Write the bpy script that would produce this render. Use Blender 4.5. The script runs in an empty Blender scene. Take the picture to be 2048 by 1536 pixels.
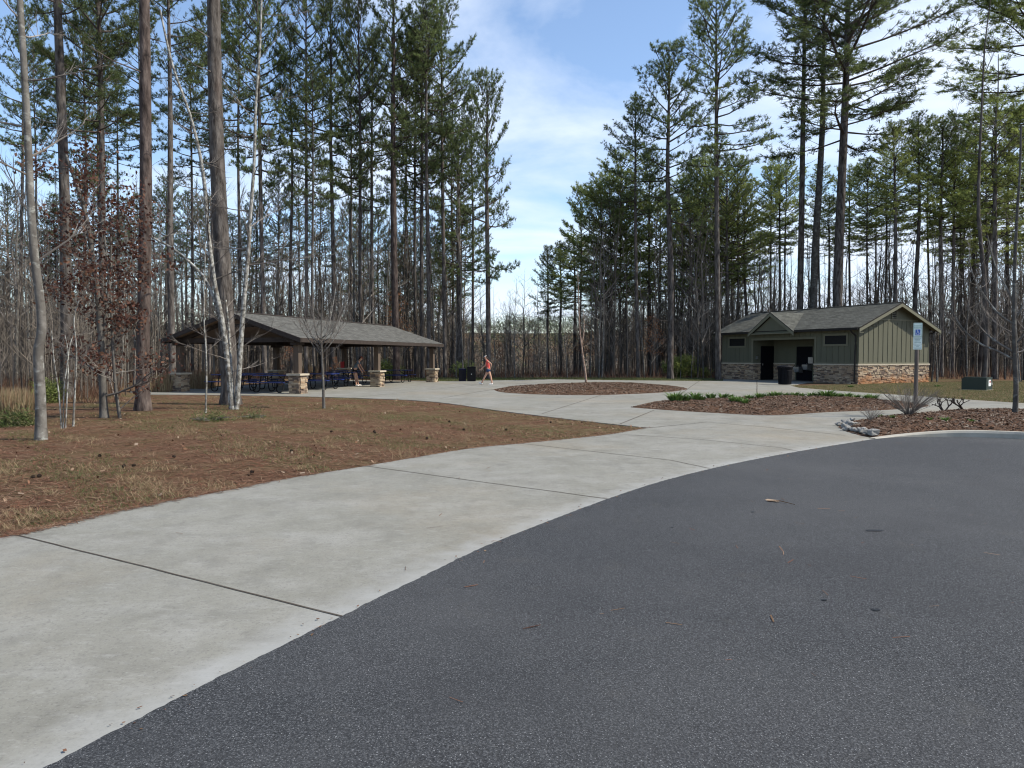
import bpy, math, random
import numpy as np
from mathutils import Vector
R = math.radians
random.seed(7)
rng = np.random.default_rng(7)
scene = bpy.context.scene
col = scene.collection

# ------------------------------------------------------------------ camera
FPX, HOR, CAMH = 1420.0, 713.0, 1.6
PITCH = math.atan((768 - HOR) / FPX)
cam = bpy.data.objects.new("camera", bpy.data.cameras.new("camera"))
col.objects.link(cam)
cam.location = (0, 0, CAMH)
cam.rotation_euler = (math.pi / 2 - PITCH, 0, 0)
cam.data.sensor_width = 36
cam.data.lens = 36 * FPX / 2048
cam.data.clip_end = 3000
scene.camera = cam

# ------------------------------------------------------------------ light
SUN_EL, SUN_AZ = R(46), R(-9)          # azimuth measured from +x
world = bpy.data.worlds.new("World")
scene.world = world
world.use_nodes = True
nt = world.node_tree
nt.nodes.clear()
N = nt.nodes.new
L = nt.links.new
out = N("ShaderNodeOutputWorld")
bg = N("ShaderNodeBackground")
bg.inputs["Strength"].default_value = 0.15
sky = N("ShaderNodeTexSky")
sky.sky_type = 'NISHITA'
sky.sun_disc = False
sky.sun_elevation = SUN_EL
sky.sun_rotation = math.pi / 2 - SUN_AZ
sky.air_density = 1.0
sky.dust_density = 0.3
sky.ozone_density = 2.2
tc = N("ShaderNodeTexCoord")
sep = N("ShaderNodeSeparateXYZ")
L(tc.outputs["Generated"], sep.inputs[0])
zc = N("ShaderNodeMath"); zc.operation = 'MAXIMUM'; zc.inputs[1].default_value = 0.0
L(sep.outputs["Z"], zc.inputs[0])
za = N("ShaderNodeMath"); za.operation = 'ADD'; za.inputs[1].default_value = 0.13
L(zc.outputs[0], za.inputs[0])
dx = N("ShaderNodeMath"); dx.operation = 'DIVIDE'
dy = N("ShaderNodeMath"); dy.operation = 'DIVIDE'
L(sep.outputs["X"], dx.inputs[0]); L(za.outputs[0], dx.inputs[1])
L(sep.outputs["Y"], dy.inputs[0]); L(za.outputs[0], dy.inputs[1])
cmb = N("ShaderNodeCombineXYZ")
L(dx.outputs[0], cmb.inputs[0]); L(dy.outputs[0], cmb.inputs[1])
mp = N("ShaderNodeMapping"); mp.inputs["Location"].default_value = (3.3, 1.4, 0)
mp.inputs["Scale"].default_value = (0.8, 1.0, 1)
L(cmb.outputs[0], mp.inputs[0])
ns = N("ShaderNodeTexNoise"); ns.inputs["Scale"].default_value = 1.15
ns.inputs["Detail"].default_value = 9; ns.inputs["Roughness"].default_value = 0.56
ns.inputs["Distortion"].default_value = 0.35
L(mp.outputs[0], ns.inputs["Vector"])
# more cloud to the right (towards the sun) and low down, a blue gap overhead in the middle
bx = N("ShaderNodeMath"); bx.operation = 'MULTIPLY_ADD'; bx.inputs[1].default_value = 0.16
L(sep.outputs["X"], bx.inputs[0]); L(ns.outputs["Fac"], bx.inputs[2])
bz = N("ShaderNodeMath"); bz.operation = 'MULTIPLY_ADD'; bz.inputs[1].default_value = -0.16
L(zc.outputs[0], bz.inputs[0]); L(bx.outputs[0], bz.inputs[2])
cr = N("ShaderNodeValToRGB")
cr.color_ramp.elements[0].position = 0.38; cr.color_ramp.elements[0].color = (0.03, 0.03, 0.03, 1)
cr.color_ramp.elements[1].position = 0.62; cr.color_ramp.elements[1].color = (0.92, 0.92, 0.92, 1)
L(bz.outputs[0], cr.inputs[0])
mx = N("ShaderNodeMix"); mx.data_type = 'RGBA'
L(cr.outputs[0], mx.inputs["Factor"])
L(sky.outputs[0], mx.inputs["A"])
mx.inputs["B"].default_value = (4.25, 4.75, 5.6, 1)
L(mx.outputs["Result"], bg.inputs["Color"])
L(bg.outputs[0], out.inputs[0])

sd = bpy.data.lights.new("sun", 'SUN')
sd.energy = 4.2
sd.angle = R(0.6)
sd.color = (1.0, 0.93, 0.80)
so = bpy.data.objects.new("sun", sd)
col.objects.link(so)
sv = Vector((math.cos(SUN_EL) * math.cos(SUN_AZ), math.cos(SUN_EL) * math.sin(SUN_AZ), math.sin(SUN_EL)))
so.rotation_euler = sv.to_track_quat('Z', 'Y').to_euler()
so.location = (60, -10, 60)

scene.view_settings.view_transform = 'Standard'
scene.view_settings.look = 'None'
scene.view_settings.gamma = 1
scene.view_settings.exposure = 0.60
scene.cycles.max_bounces = 6
scene.cycles.diffuse_bounces = 3
scene.cycles.glossy_bounces = 2
scene.cycles.transmission_bounces = 3
scene.cycles.use_adaptive_sampling = True
scene.cycles.pixel_filter_type = 'BLACKMAN_HARRIS'
scene.cycles.filter_width = 1.15

# ------------------------------------------------------------------ geometry helpers
ct, st_ = math.cos(PITCH), math.sin(PITCH)
def ray(px, py):
    x = (px - 1024) / FPX; z = (768 - py) / FPX
    return np.array([x, ct + z * st_, -st_ + z * ct])
def G(px, py, z=0.0):
    r = ray(px, py); k = (z - CAMH) / r[2]
    return np.array([r[0] * k, r[1] * k, z])
def AT(px, py, Y):
    r = ray(px, py); k = Y / r[1]
    return np.array([r[0] * k, Y, CAMH + r[2] * k])
def sstep(t):
    t = np.clip(t, 0, 1); return t * t * (3 - 2 * t)
def ZT(x, y):
    x = np.asarray(x, float); y = np.asarray(y, float)
    z = -6.5 * sstep((y - 62) / 75) + 21 * sstep((y - 190) / 240)
    z = z + (np.sin(x * .013 + 1.1) * 2.2 + np.sin(x * .031 + y * .01) * 1.2) * sstep((y - 150) / 200)
    z = z - 1.2 * sstep((-x - 34) / 40)
    return z

class MB:
    def __init__(s):
        s.V = []; s.n = 0; s.F = {3: [], 4: []}; s.A = {3: [], 4: []}; s.M = {3: [], 4: []}; s.poly = []
    def add(s, v, f, rnd=None, mat=0):
        v = np.asarray(v, float).reshape(-1, 3); f = np.asarray(f, int)
        k = f.shape[1]
        s.V.append(v); s.F[k].append(f + s.n); s.n += len(v)
        if rnd is None: rnd = random.random()
        a = np.empty(len(f)); a[:] = rnd
        s.A[k].append(a); s.M[k].append(np.full(len(f), mat))
        return s
    def ngon(s, v, rnd=None, mat=0):
        v = np.asarray(v, float); s.V.append(v)
        s.poly.append((list(range(s.n, s.n + len(v))), random.random() if rnd is None else rnd, mat)); s.n += len(v)
    def box(s, x0, x1, y0, y1, z0, z1, rnd=None, mat=0):
        v = [(x0, y0, z0), (x1, y0, z0), (x1, y1, z0), (x0, y1, z0), (x0, y0, z1), (x1, y0, z1), (x1, y1, z1), (x0, y1, z1)]
        s.hexa(v, rnd, mat)
    def hexa(s, v, rnd=None, mat=0):
        s.add(v, [(0, 3, 2, 1), (4, 5, 6, 7), (0, 1, 5, 4), (1, 2, 6, 5), (2, 3, 7, 6), (3, 0, 4, 7)], rnd, mat)
    def obox(s, o, ux, uy, uz, rnd=None, mat=0):
        o, ux, uy, uz = map(lambda q: np.asarray(q, float), (o, ux, uy, uz))
        v = [o, o + ux, o + ux + uy, o + uy, o + uz, o + ux + uz, o + ux + uy + uz, o + uy + uz]
        s.hexa(v, rnd, mat)
    def tube(s, P, r, k=6, rnd=None, mat=0, cap=False):
        P = np.asarray(P, float); n = len(P)
        r = np.full(n, r, float) if np.isscalar(r) else np.asarray(r, float)
        T = np.gradient(P, axis=0); T /= np.linalg.norm(T, axis=1, keepdims=True) + 1e-12
        ref = np.array([0.0, 0, 1]) if abs(T[:, 2]).mean() < .8 else np.array([1.0, 0, 0])
        A = np.cross(T, ref); A /= np.linalg.norm(A, axis=1, keepdims=True) + 1e-12
        B = np.cross(T, A)
        th = np.arange(k) * 2 * math.pi / k
        V = P[:, None, :] + r[:, None, None] * (A[:, None, :] * np.cos(th)[None, :, None] + B[:, None, :] * np.sin(th)[None, :, None])
        i = np.arange(n - 1)[:, None] * k; j = np.arange(k)[None, :]; j2 = (j + 1) % k
        F = np.stack([i + j, i + k + j, i + k + j2, i + j2], -1).reshape(-1, 4)
        b = s.n
        s.add(V.reshape(-1, 3), F, rnd, mat)
        if cap:
            s.poly.append(([b + q for q in range(k)], 0.5, mat))
            s.poly.append(([b + (n - 1) * k + q for q in reversed(range(k))], 0.5, mat))
    def lathe(s, prof, k=24, c=(0, 0, 0), rnd=None, mat=0):
        prof = np.asarray(prof, float); n = len(prof); th = np.arange(k) * 2 * math.pi / k
        V = np.stack([prof[:, None, 0] * np.cos(th), prof[:, None, 0] * np.sin(th), np.repeat(prof[:, 1:2], k, 1)], -1) + np.array(c)
        i = np.arange(n - 1)[:, None] * k; j = np.arange(k)[None, :]; j2 = (j + 1) % k
        F = np.stack([i + j, i + j2, i + k + j2, i + k + j], -1).reshape(-1, 4)
        s.add(V.reshape(-1, 3), F, rnd, mat)
    def merge(s, o, M=None, t=(0, 0, 0)):
        b = s.n
        for v in o.V:
            s.V.append((v @ M.T if M is not None else v) + np.array(t))
        for k in (3, 4):
            for f, a, m in zip(o.F[k], o.A[k], o.M[k]):
                s.F[k].append(f + b); s.A[k].append(a); s.M[k].append(m)
        for p, a, m in o.poly: s.poly.append(([q + b for q in p], a, m))
        s.n += o.n
    def mesh(s, name, mats, smooth=False):
        me = bpy.data.meshes.new(name)
        V = np.concatenate(s.V) if s.V else np.zeros((0, 3))
        lp = []; ls = []; at = []; mi = []; c = 0
        for k in (4, 3):
            if s.F[k]:
                f = np.concatenate(s.F[k]); lp.append(f.ravel()); ls.append(c + np.arange(len(f)) * k); c += f.size
                at.append(np.concatenate(s.A[k])); mi.append(np.concatenate(s.M[k]))
        for p, a, m in s.poly:
            lp.append(np.array(p)); ls.append(np.array([c])); c += len(p); at.append(np.array([a])); mi.append(np.array([m]))
        lp = np.concatenate(lp).astype(np.int32); ls = np.concatenate(ls).astype(np.int32)
        at = np.concatenate(at).astype(np.float32); mi = np.concatenate(mi).astype(np.int32)
        me.vertices.add(len(V)); me.vertices.foreach_set("co", V.astype(np.float32).ravel())
        me.loops.add(len(lp)); me.loops.foreach_set("vertex_index", lp)
        me.polygons.add(len(ls)); me.polygons.foreach_set("loop_start", ls)
        me.polygons.foreach_set("material_index", mi)
        me.polygons.foreach_set("use_smooth", np.full(len(ls), bool(smooth)))
        me.update(calc_edges=True)
        a = me.attributes.new("rnd", 'FLOAT', 'FACE'); a.data.foreach_set("value", at)
        if not isinstance(mats, (list, tuple)): mats = [mats]
        for m in mats: me.materials.append(m)
        return me
    def build(s, name, mats, parent=None, smooth=False, **kw):
        return obj(name, s.mesh(name, mats, smooth), parent, **kw)

def obj(name, me, parent=None, label=None, cat=None, group=None, kind=None):
    o = bpy.data.objects.new(name, me); col.objects.link(o)
    if parent is not None: o.parent = parent
    tag(o, label, cat, group, kind)
    return o
def tag(o, label=None, cat=None, group=None, kind=None):
    if label: o["label"] = label
    if cat: o["category"] = cat
    if group: o["group"] = group
    if kind: o["kind"] = kind
    return o
def thing(name, label, cat, loc=(0, 0, 0), rotz=0, group=None):
    o = bpy.data.objects.new(name, None); col.objects.link(o)
    o.empty_display_size = .2
    o.location = loc; o.rotation_euler = (0, 0, rotz)
    return tag(o, label, cat, group)
def dup(root, loc, rotz, label=None, group=None):
    r = root.copy(); col.objects.link(r); r.location = loc; r.rotation_euler = (0, 0, rotz)
    if label: r["label"] = label
    if group: r["group"] = group
    for ch in list(root.children):
        c = ch.copy(); col.objects.link(c); c.parent = r
        for g in ch.children:
            d = g.copy(); col.objects.link(d); d.parent = c
    return r

# ------------------------------------------------------------------ materials
def mat(name, cols, scale=5.0, stretch=(1, 1, 1), rough=0.85, bump=0.0, bscale=None, detail=6, rnd=0.0, objr=0.0,
        spec=0.3, layers=(), trans=0.0, pos=(0.3, 0.7), metallic=0.0, rcols=None, bdist=0.02, nrough=0.6):
    m = bpy.data.materials.new(name); m.use_nodes = True
    t = m.node_tree; t.nodes.clear(); n = t.nodes.new; l = t.links.new
    o = n("ShaderNodeOutputMaterial"); b = n("ShaderNodeBsdfPrincipled")
    b.inputs["Roughness"].default_value = rough
    b.inputs["Specular IOR Level"].default_value = spec
    b.inputs["Metallic"].default_value = metallic
    c = n("ShaderNodeTexCoord"); mpn = n("ShaderNodeMapping"); mpn.inputs["Scale"].default_value = stretch
    l(c.outputs["Object"], mpn.inputs[0])
    nz = n("ShaderNodeTexNoise"); nz.inputs["Scale"].default_value = scale; nz.inputs["Detail"].default_value = detail
    nz.inputs["Roughness"].default_value = nrough
    l(mpn.outputs[0], nz.inputs["Vector"])
    rp = n("ShaderNodeValToRGB"); e = rp.color_ramp.elements
    ps = np.linspace(pos[0], pos[1], len(cols))
    while len(e) < len(cols): e.new(0.5)
    for i, q in enumerate(cols):
        e[i].position = float(ps[i]); e[i].color = (*q, 1)
    l(nz.outputs["Fac"], rp.inputs[0]); cur = rp.outputs[0]
    if rcols:      # palette chosen per face
        at = n("ShaderNodeAttribute"); at.attribute_name = "rnd"
        r2 = n("ShaderNodeValToRGB"); r2.color_ramp.interpolation = 'CONSTANT'
        e = r2.color_ramp.elements
        while len(e) < len(rcols): e.new(0.5)
        for i, q in enumerate(rcols):
            e[i].position = i / len(rcols); e[i].color = (*q, 1)
        l(at.outputs["Fac"], r2.inputs[0])
        mm = n("ShaderNodeMix"); mm.data_type = 'RGBA'; mm.blend_type = 'MULTIPLY'; mm.inputs["Factor"].default_value = 1
        l(r2.outputs[0], mm.inputs["A"]); l(cur, mm.inputs["B"]); cur = mm.outputs["Result"]
    for (lc, ls_, p0, p1, amt, lst) in layers:      # colour, scale, ramp positions, amount, stretch
        mp2 = n("ShaderNodeMapping"); mp2.inputs["Scale"].default_value = lst
        mp2.inputs["Location"].default_value = (ls_ * 3.1, ls_ * 1.7, 0)
        l(c.outputs["Object"], mp2.inputs[0])
        n2 = n("ShaderNodeTexNoise"); n2.inputs["Scale"].default_value = ls_; n2.inputs["Detail"].default_value = 7
        n2.inputs["Roughness"].default_value = .62
        l(mp2.outputs[0], n2.inputs["Vector"])
        mr = n("ShaderNodeMapRange"); mr.inputs["From Min"].default_value = p0; mr.inputs["From Max"].default_value = p1
        mr.inputs["To Max"].default_value = amt
        l(n2.outputs["Fac"], mr.inputs["Value"])
        mm = n("ShaderNodeMix"); mm.data_type = 'RGBA'
        l(mr.outputs[0], mm.inputs["Factor"]); l(cur, mm.inputs["A"]); mm.inputs["B"].default_value = (*lc, 1); cur = mm.outputs["Result"]
    for src, amt in (("rnd", rnd), ("obj", objr)):
        if amt:
            if src == "rnd":
                q = n("ShaderNodeAttribute"); q.attribute_name = "rnd"; oo = q.outputs["Fac"]
            else:
                q = n("ShaderNodeObjectInfo"); oo = q.outputs["Random"]
            mr = n("ShaderNodeMapRange"); mr.inputs["To Min"].default_value = 1 - amt; mr.inputs["To Max"].default_value = 1 + amt
            l(oo, mr.inputs["Value"])
            mm = n("ShaderNodeMix"); mm.data_type = 'RGBA'; mm.blend_type = 'MULTIPLY'; mm.inputs["Factor"].default_value = 1
            l(cur, mm.inputs["A"]); l(mr.outputs[0], mm.inputs["B"]); cur = mm.outputs["Result"]
    l(cur, b.inputs["Base Color"])
    if bump:
        n3 = n("ShaderNodeTexNoise"); n3.inputs["Scale"].default_value = bscale or scale * 3; n3.inputs["Detail"].default_value = 5
        l(mpn.outputs[0], n3.inputs["Vector"])
        bp = n("ShaderNodeBump"); bp.inputs["Strength"].default_value = bump; bp.inputs["Distance"].default_value = bdist
        l(n3.outputs["Fac"], bp.inputs["Height"]); l(bp.outputs[0], b.inputs["Normal"])
    if trans:
        tr = n("ShaderNodeBsdfTranslucent"); l(cur, tr.inputs["Color"])
        ms = n("ShaderNodeMixShader"); ms.inputs[0].default_value = trans
        l(b.outputs[0], ms.inputs[1]); l(tr.outputs[0], ms.inputs[2]); l(ms.outputs[0], o.inputs[0])
    else:
        l(b.outputs[0], o.inputs[0])
    return m
def flat(name, c, rough=.6, metallic=0, spec=.4, var=.12, scale=6):
    a = tuple(x * (1 - var) for x in c); b = tuple(min(1, x * (1 + var)) for x in c)
    return mat(name, [a, b], scale=scale, rough=rough, metallic=metallic, spec=spec)

M = {}
M['concrete'] = mat('concrete', [(.170, .166, .142), (.20, .196, .170), (.225, .221, .197)], scale=.9, detail=9, rough=.9, bump=.15, bscale=60, bdist=.004, pos=(.25, .75),
    layers=[((.27, .265, .245), .55, .48, .72, .7, (1, 1, 1)), ((.14, .135, .115), .8, .50, .74, .6, (1, .6, 1)),
            ((.29, .29, .275), 1.7, .50, .74, .45, (1, 1.3, 1)), ((.115, .112, .10), 2.6, .50, .74, .5, (1.2, 1, 1)), ((.10, .098, .088), 11, .58, .76, .4, (1, 1, 1)), ((.25, .20, .13), .22, .50, .72, .45, (1, 1, 1)),
            ((.115, .11, .10), 24, .52, .74, .45, (1, 1, 1)), ((.30, .298, .28), 17, .54, .72, .4, (.6, 1.5, 1)), ((.10, .096, .09), 60, .54, .70, .65, (1, 1, 1)), ((.33, .33, .31), 90, .58, .72, .5, (1, 1, 1))])
M['asphalt'] = mat('asphalt', [(.0035, .004, .005), (.029, .031, .035), (.118, .124, .132)], scale=95, detail=4, rough=.85, bump=1, bscale=95, bdist=.006, pos=(.34, .70), spec=.3, nrough=.8,
    layers=[((.42, .43, .44), 120, .61, .66, .85, (1, 1, 1)), ((.075, .076, .078), .30, .42, .72, .5, (1, 1, 1)),
            ((.026, .027, .030), .7, .52, .72, .45, (1, 1, 1)), ((.085, .080, .07), 2.5, .6, .8, .35, (1, 1, 1)), ((.02, .02, .022), 5, .66, .74, .5, (1, 1, 1))])
M['earth'] = mat('earth', [(.065, .037, .024), (.11, .063, .040), (.16, .10, .064)], scale=9, detail=10, rough=1, bump=.8, bscale=25, bdist=.03, spec=.05, nrough=.75,
    layers=[((.105, .095, .045), .35, .47, .62, .75, (1, 1, 1)), ((.17, .135, .08), 1.4, .52, .70, .6, (1, 1, 1)),
            ((.05, .07, .022), .9, .58, .72, .55, (1, 1, 1)), ((.045, .025, .015), 14, .55, .72, .5, (1, 1, 1))])
M['mulch_base'] = mat('mulch_base', [(.055, .034, .024), (.115, .07, .048), (.17, .12, .09)], scale=22, detail=6, rough=1, bump=1, bscale=40, bdist=.03, spec=.05,
    layers=[((.13, .06, .03), 1.2, .5, .7, .6, (1, 1, 1))])
M['chip'] = mat('wood_chip', [(.8, .8, .8), (1, 1, 1)], scale=3, rough=1, spec=.05,
    rcols=[(.10, .066, .048), (.13, .088, .065), (.08, .050, .036), (.17, .13, .105), (.12, .066, .042), (.25, .21, .17), (.15, .10, .078), (.065, .045, .034)])
M['straw'] = mat('straw', [(.85, .85, .85), (1, 1, 1)], scale=3, rough=1, spec=.1,
    rcols=[(.14, .064, .041), (.18, .083, .052), (.10, .052, .035), (.21, .125, .080), (.15, .078, .050), (.075, .042, .030), (.26, .18, .12), (.15, .095, .058)])
M['leaf_litter'] = mat('leaf_litter', [(.9, .9, .9), (1, 1, 1)], scale=3, rough=.9, spec=.2, rcols=[(.19, .11, .07), (.23, .155, .105), (.13, .07, .04), (.27, .205, .15), (.17, .09, .055)])
M['dry_grass'] = mat('dry_grass', [(.9, .9, .9), (1, 1, 1)], scale=3, rough=1, spec=.1, trans=.25,
    rcols=[(.32, .24, .145), (.38, .30, .185), (.24, .18, .11), (.28, .19, .12), (.19, .165, .09), (.22, .14, .085)])
M['grass'] = mat('grass', [(.9, .9, .9), (1, 1, 1)], scale=3, rough=.8, spec=.2, trans=.25,
    rcols=[(.085, .115, .035), (.12, .14, .05), (.065, .10, .03), (.16, .155, .07), (.20, .175, .10), (.10, .125, .045)])
M['lily'] = mat('lily_leaf', [(.07, .13, .03), (.11, .18, .045)], scale=4, rough=.5, trans=.3, rnd=.3)
M['bark_pine'] = mat('bark_pine', [(.032, .027, .025), (.088, .078, .071), (.155, .141, .131)], scale=7, stretch=(1, 1, .28), detail=8, rough=1, bump=1, bscale=9, bdist=.06, objr=.28, spec=.05,
    pos=(.33, .68), layers=[((.12, .088, .075), 1.2, .56, .75, .4, (1, 1, .4)), ((.15, .15, .145), 5, .6, .72, .5, (1, 1, .5))])
M['bark_red'] = mat('bark_red', [(.03, .024, .022), (.078, .061, .055), (.13, .105, .094)], scale=7, stretch=(1, 1, .28), detail=8, rough=1, bump=1, bscale=9, bdist=.06, objr=.2, spec=.05,
    pos=(.33, .68))
M['bark_grey'] = mat('bark_grey', [(.060, .055, .050), (.115, .108, .098), (.18, .172, .158)], scale=5, stretch=(1, 1, .5), detail=8, rough=.95, bump=.5, bscale=14, bdist=.02, objr=.3, spec=.05,
    layers=[((.25, .255, .235), 4.5, .55, .61, .7, (1, 1, 1.4)), ((.06, .054, .048), 5.5, .55, .64, .7, (1, 1, 1.8)), ((.085, .078, .07), 1.3, .5, .62, .6, (1, 1, 1))])
M['bark_dim'] = mat('bark_dim', [(.05, .046, .042), (.095, .088, .08), (.16, .15, .135)], scale=5, stretch=(1, 1, .5), detail=8, rough=.95, bump=.5, bscale=14, bdist=.02, spec=.05, layers=[((.22, .22, .2), 3.5, .6, .68, .5, (1, 1, .8))])
M['bark_pale'] = mat('bark_pale', [(.085, .078, .070), (.22, .215, .195), (.36, .36, .34)], scale=11, stretch=(1, 1, .8), detail=8, rough=.95, bump=.5, bscale=20, bdist=.02, spec=.05,
    pos=(.38, .60), layers=[((.10, .085, .07), 5, .55, .62, .75, (1, 1, .7))])
M['bark_birch'] = mat('bark_birch', [(.13, .085, .065), (.27, .19, .145), (.36, .28, .23)], scale=9, stretch=(1, 1, .8), rough=.9, bump=.5, bscale=16, bdist=.02)
M['twig'] = mat('twig', [(.11, .096, .087), (.21, .19, .17)], scale=2, rough=1, rnd=.35, objr=.3, spec=.05)
M['twig_dark'] = mat('twig_dark', [(.04, .033, .029), (.085, .07, .06)], scale=2, rough=1, rnd=.3, objr=.3, spec=.05)
M['thicket'] = mat('thicket', [(.085, .072, .060), (.185, .160, .135)], scale=.4, rough=1, rnd=.5, spec=.05)
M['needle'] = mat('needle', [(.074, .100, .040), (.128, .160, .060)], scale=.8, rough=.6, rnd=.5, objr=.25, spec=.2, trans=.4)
M['needle_light'] = mat('needle_light', [(.17, .21, .06), (.27, .31, .10)], scale=.8, rough=.6, rnd=.45, objr=.2, spec=.2, trans=.45)  # lighter green of younger pines and shrubs, sunlit brightness also put into colour
M['oak_leaf'] = mat('oak_leaf', [(.9, .9, .9), (1, 1, 1)], scale=2, rough=.7, trans=.35, rcols=[(.075, .030, .022), (.11, .045, .030), (.055, .024, .018), (.15, .075, .045), (.09, .040, .028)])
M['copper_leaf'] = mat('copper_leaf', [(.9, .9, .9), (1, 1, 1)], scale=2, rough=.7, trans=.35, rcols=[(.24, .10, .045), (.33, .15, .07), (.18, .07, .035), (.38, .2, .1)])
M['hill_leaf'] = mat('hill_leaf', [(.9, .9, .9), (1, 1, 1)], scale=.05, rough=1, spec=.05,
    rcols=[(.17, .15, .13), (.19, .168, .145), (.155, .14, .12), (.135, .13, .10), (.10, .125, .065), (.08, .105, .055), (.12, .15, .065)])
M['forest_floor'] = mat('forest_floor', [(.09, .05, .03), (.15, .09, .055)], scale=1)
M['siding'] = mat('green_siding', [(.090, .091, .063), (.106, .106, .073)], scale=2.5, rough=.75, bump=.1, bscale=60, stretch=(1, 1, .15))
M['trim'] = mat('green_trim', [(.125, .122, .084), (.142, .138, .095)], scale=3, rough=.7)
M['stone'] = mat('stacked_stone', [(.72, .72, .72), (1, 1, 1)], scale=14, rough=.95, bump=.7, bscale=22, bdist=.02,
    rcols=[(.34, .26, .18), (.42, .33, .23), (.20, .15, .115), (.47, .38, .27), (.27, .21, .16), (.36, .25, .16), (.14, .105, .085), (.43, .34, .25)])
M['mortar'] = flat('mortar', (.07, .055, .045), .95)
M['capstone'] = flat('capstone', (.40, .35, .27), .9)
M['post'] = mat('brown_post', [(.075, .055, .042), (.11, .083, .063)], scale=6, stretch=(1, 1, .15), rough=.85)
M['darkwood'] = mat('dark_brown_wood', [(.028, .021, .018), (.045, .034, .028)], scale=6, rough=.8)
M['ceiling'] = mat('tan_ceiling', [(.20, .145, .105), (.26, .19, .14)], scale=3, stretch=(1, .15, 1), rough=.8)
M['blue'] = flat('blue_coating', (.010, .026, .15), .35, spec=.5)
M['black'] = flat('black_metal', (.006, .006, .007), .6, spec=.2)
M['bin'] = flat('bin_black', (.005, .0055, .008), .7, spec=.15)
M['navy'] = flat('navy_metal', (.006, .008, .03), .7, spec=.15)
M['gutter'] = flat('dark_gutter', (.022, .02, .018), .7, spec=.15)
M['glass'] = flat('dark_glass', (.010, .010, .010), .5, spec=.15)
M['door'] = flat('shade_black', (.006, .006, .008), .8, spec=.1)  # near-black: the entry's shadow is put into this colour
M['steel'] = flat('steel', (.5, .5, .5), .3, metallic=.8)
M['white'] = flat('white_paint', (.75, .77, .75), .5)
M['signface'] = flat('sign_face', (.62, .72, .68), .4)
M['signgreen'] = flat('sign_green', (.12, .32, .24), .5)
M['signblue'] = flat('sign_blue', (.03, .11, .42), .5)
M['signgrey'] = flat('sign_grey_ink', (.32, .42, .41), .5)
M['woodpost'] = mat('weathered_post', [(.085, .07, .062), (.16, .14, .125)], scale=8, stretch=(1, 1, .12), rough=.95, bump=.4, bscale=20)
M['rock'] = mat('pale_rock', [(.14, .135, .125), (.30, .29, .27), (.42, .41, .39)], scale=9, rough=.9, bump=.8, bscale=18, bdist=.03)
M['boxgreen'] = flat('box_green', (.012, .024, .017), .45, spec=.4)
M['curb'] = mat('curb_concrete', [(.30, .28, .235), (.38, .36, .315)], scale=3, rough=.9, bump=.3, bscale=50, bdist=.005,
    layers=[((.17, .15, .12), 1.5, .55, .75, .5, (1, 1, 1))])
M['joint'] = mat('joint_filler', [(.045, .032, .022), (.085, .075, .062)], scale=3, rough=1)
M['stain'] = flat('tar_spot', (.012, .012, .013), .4)
M['skin'] = flat('skin', (.52, .29, .20), .55, var=.05)
M['coral'] = flat('coral_cloth', (.66, .10, .085), .85)
M['denim'] = flat('denim', (.035, .06, .13), .85)
M['whitecloth'] = flat('white_cloth', (.75, .73, .70), .8)
M['hair'] = flat('dark_hair', (.02, .013, .01), .7)
M['greyshirt'] = flat('grey_shirt', (.10, .135, .17), .85)
M['redcloth'] = flat('red_cloth', (.36, .02, .02), .7)
M['cap_red'] = flat('faded_red_cap', (.28, .05, .04), .8)
M['cone'] = flat('cone_brown', (.030, .019, .013), .95)

def shingle_mat(name, c):
    m = bpy.data.materials.new(name); m.use_nodes = True
    t = m.node_tree; b = t.nodes["Principled BSDF"]; n = t.nodes.new; l = t.links.new
    b.inputs["Roughness"].default_value = .95; b.inputs["Specular IOR Level"].default_value = .15
    uv = n("ShaderNodeUVMap"); br = n("ShaderNodeTexBrick")
    br.inputs["Scale"].default_value = 1; br.inputs["Brick Width"].default_value = .30; br.inputs["Row Height"].default_value = .14
    br.inputs["Mortar Size"].default_value = .006; br.inputs["Bias"].default_value = 0
    br.inputs["Color1"].default_value = (*[x * 1.22 for x in c], 1); br.inputs["Color2"].default_value = (*[x * .74 for x in c], 1)
    br.inputs["Mortar"].default_value = (*[x * .3 for x in c], 1)
    l(uv.outputs[0], br.inputs["Vector"])
    nz = n("ShaderNodeTexNoise"); nz.inputs["Scale"].default_value = 2.0; nz.inputs["Detail"].default_value = 9; nz.inputs["Roughness"].default_value = .75
    l(uv.outputs[0], nz.inputs["Vector"])
    mr = n("ShaderNodeMapRange"); mr.inputs["To Min"].default_value = .5; mr.inputs["To Max"].default_value = 1.5
    l(nz.outputs["Fac"], mr.inputs["Value"])
    mm = n("ShaderNodeMix"); mm.data_type = 'RGBA'; mm.blend_type = 'MULTIPLY'; mm.inputs["Factor"].default_value = 1
    l(br.outputs["Color"], mm.inputs["A"]); l(mr.outputs[0], mm.inputs["B"]); l(mm.outputs["Result"], b.inputs["Base Color"])
    bp = n("ShaderNodeBump"); bp.inputs["Strength"].default_value = .6; bp.inputs["Distance"].default_value = .02
    l(br.outputs["Fac"], bp.inputs["Height"]); bp.invert = True; l(bp.outputs[0], b.inputs["Normal"])
    return m
M['shingle'] = shingle_mat('roof_shingles', (.098, .097, .090))
M['shingle2'] = shingle_mat('roof_shingles_green', (.080, .082, .074))

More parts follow.
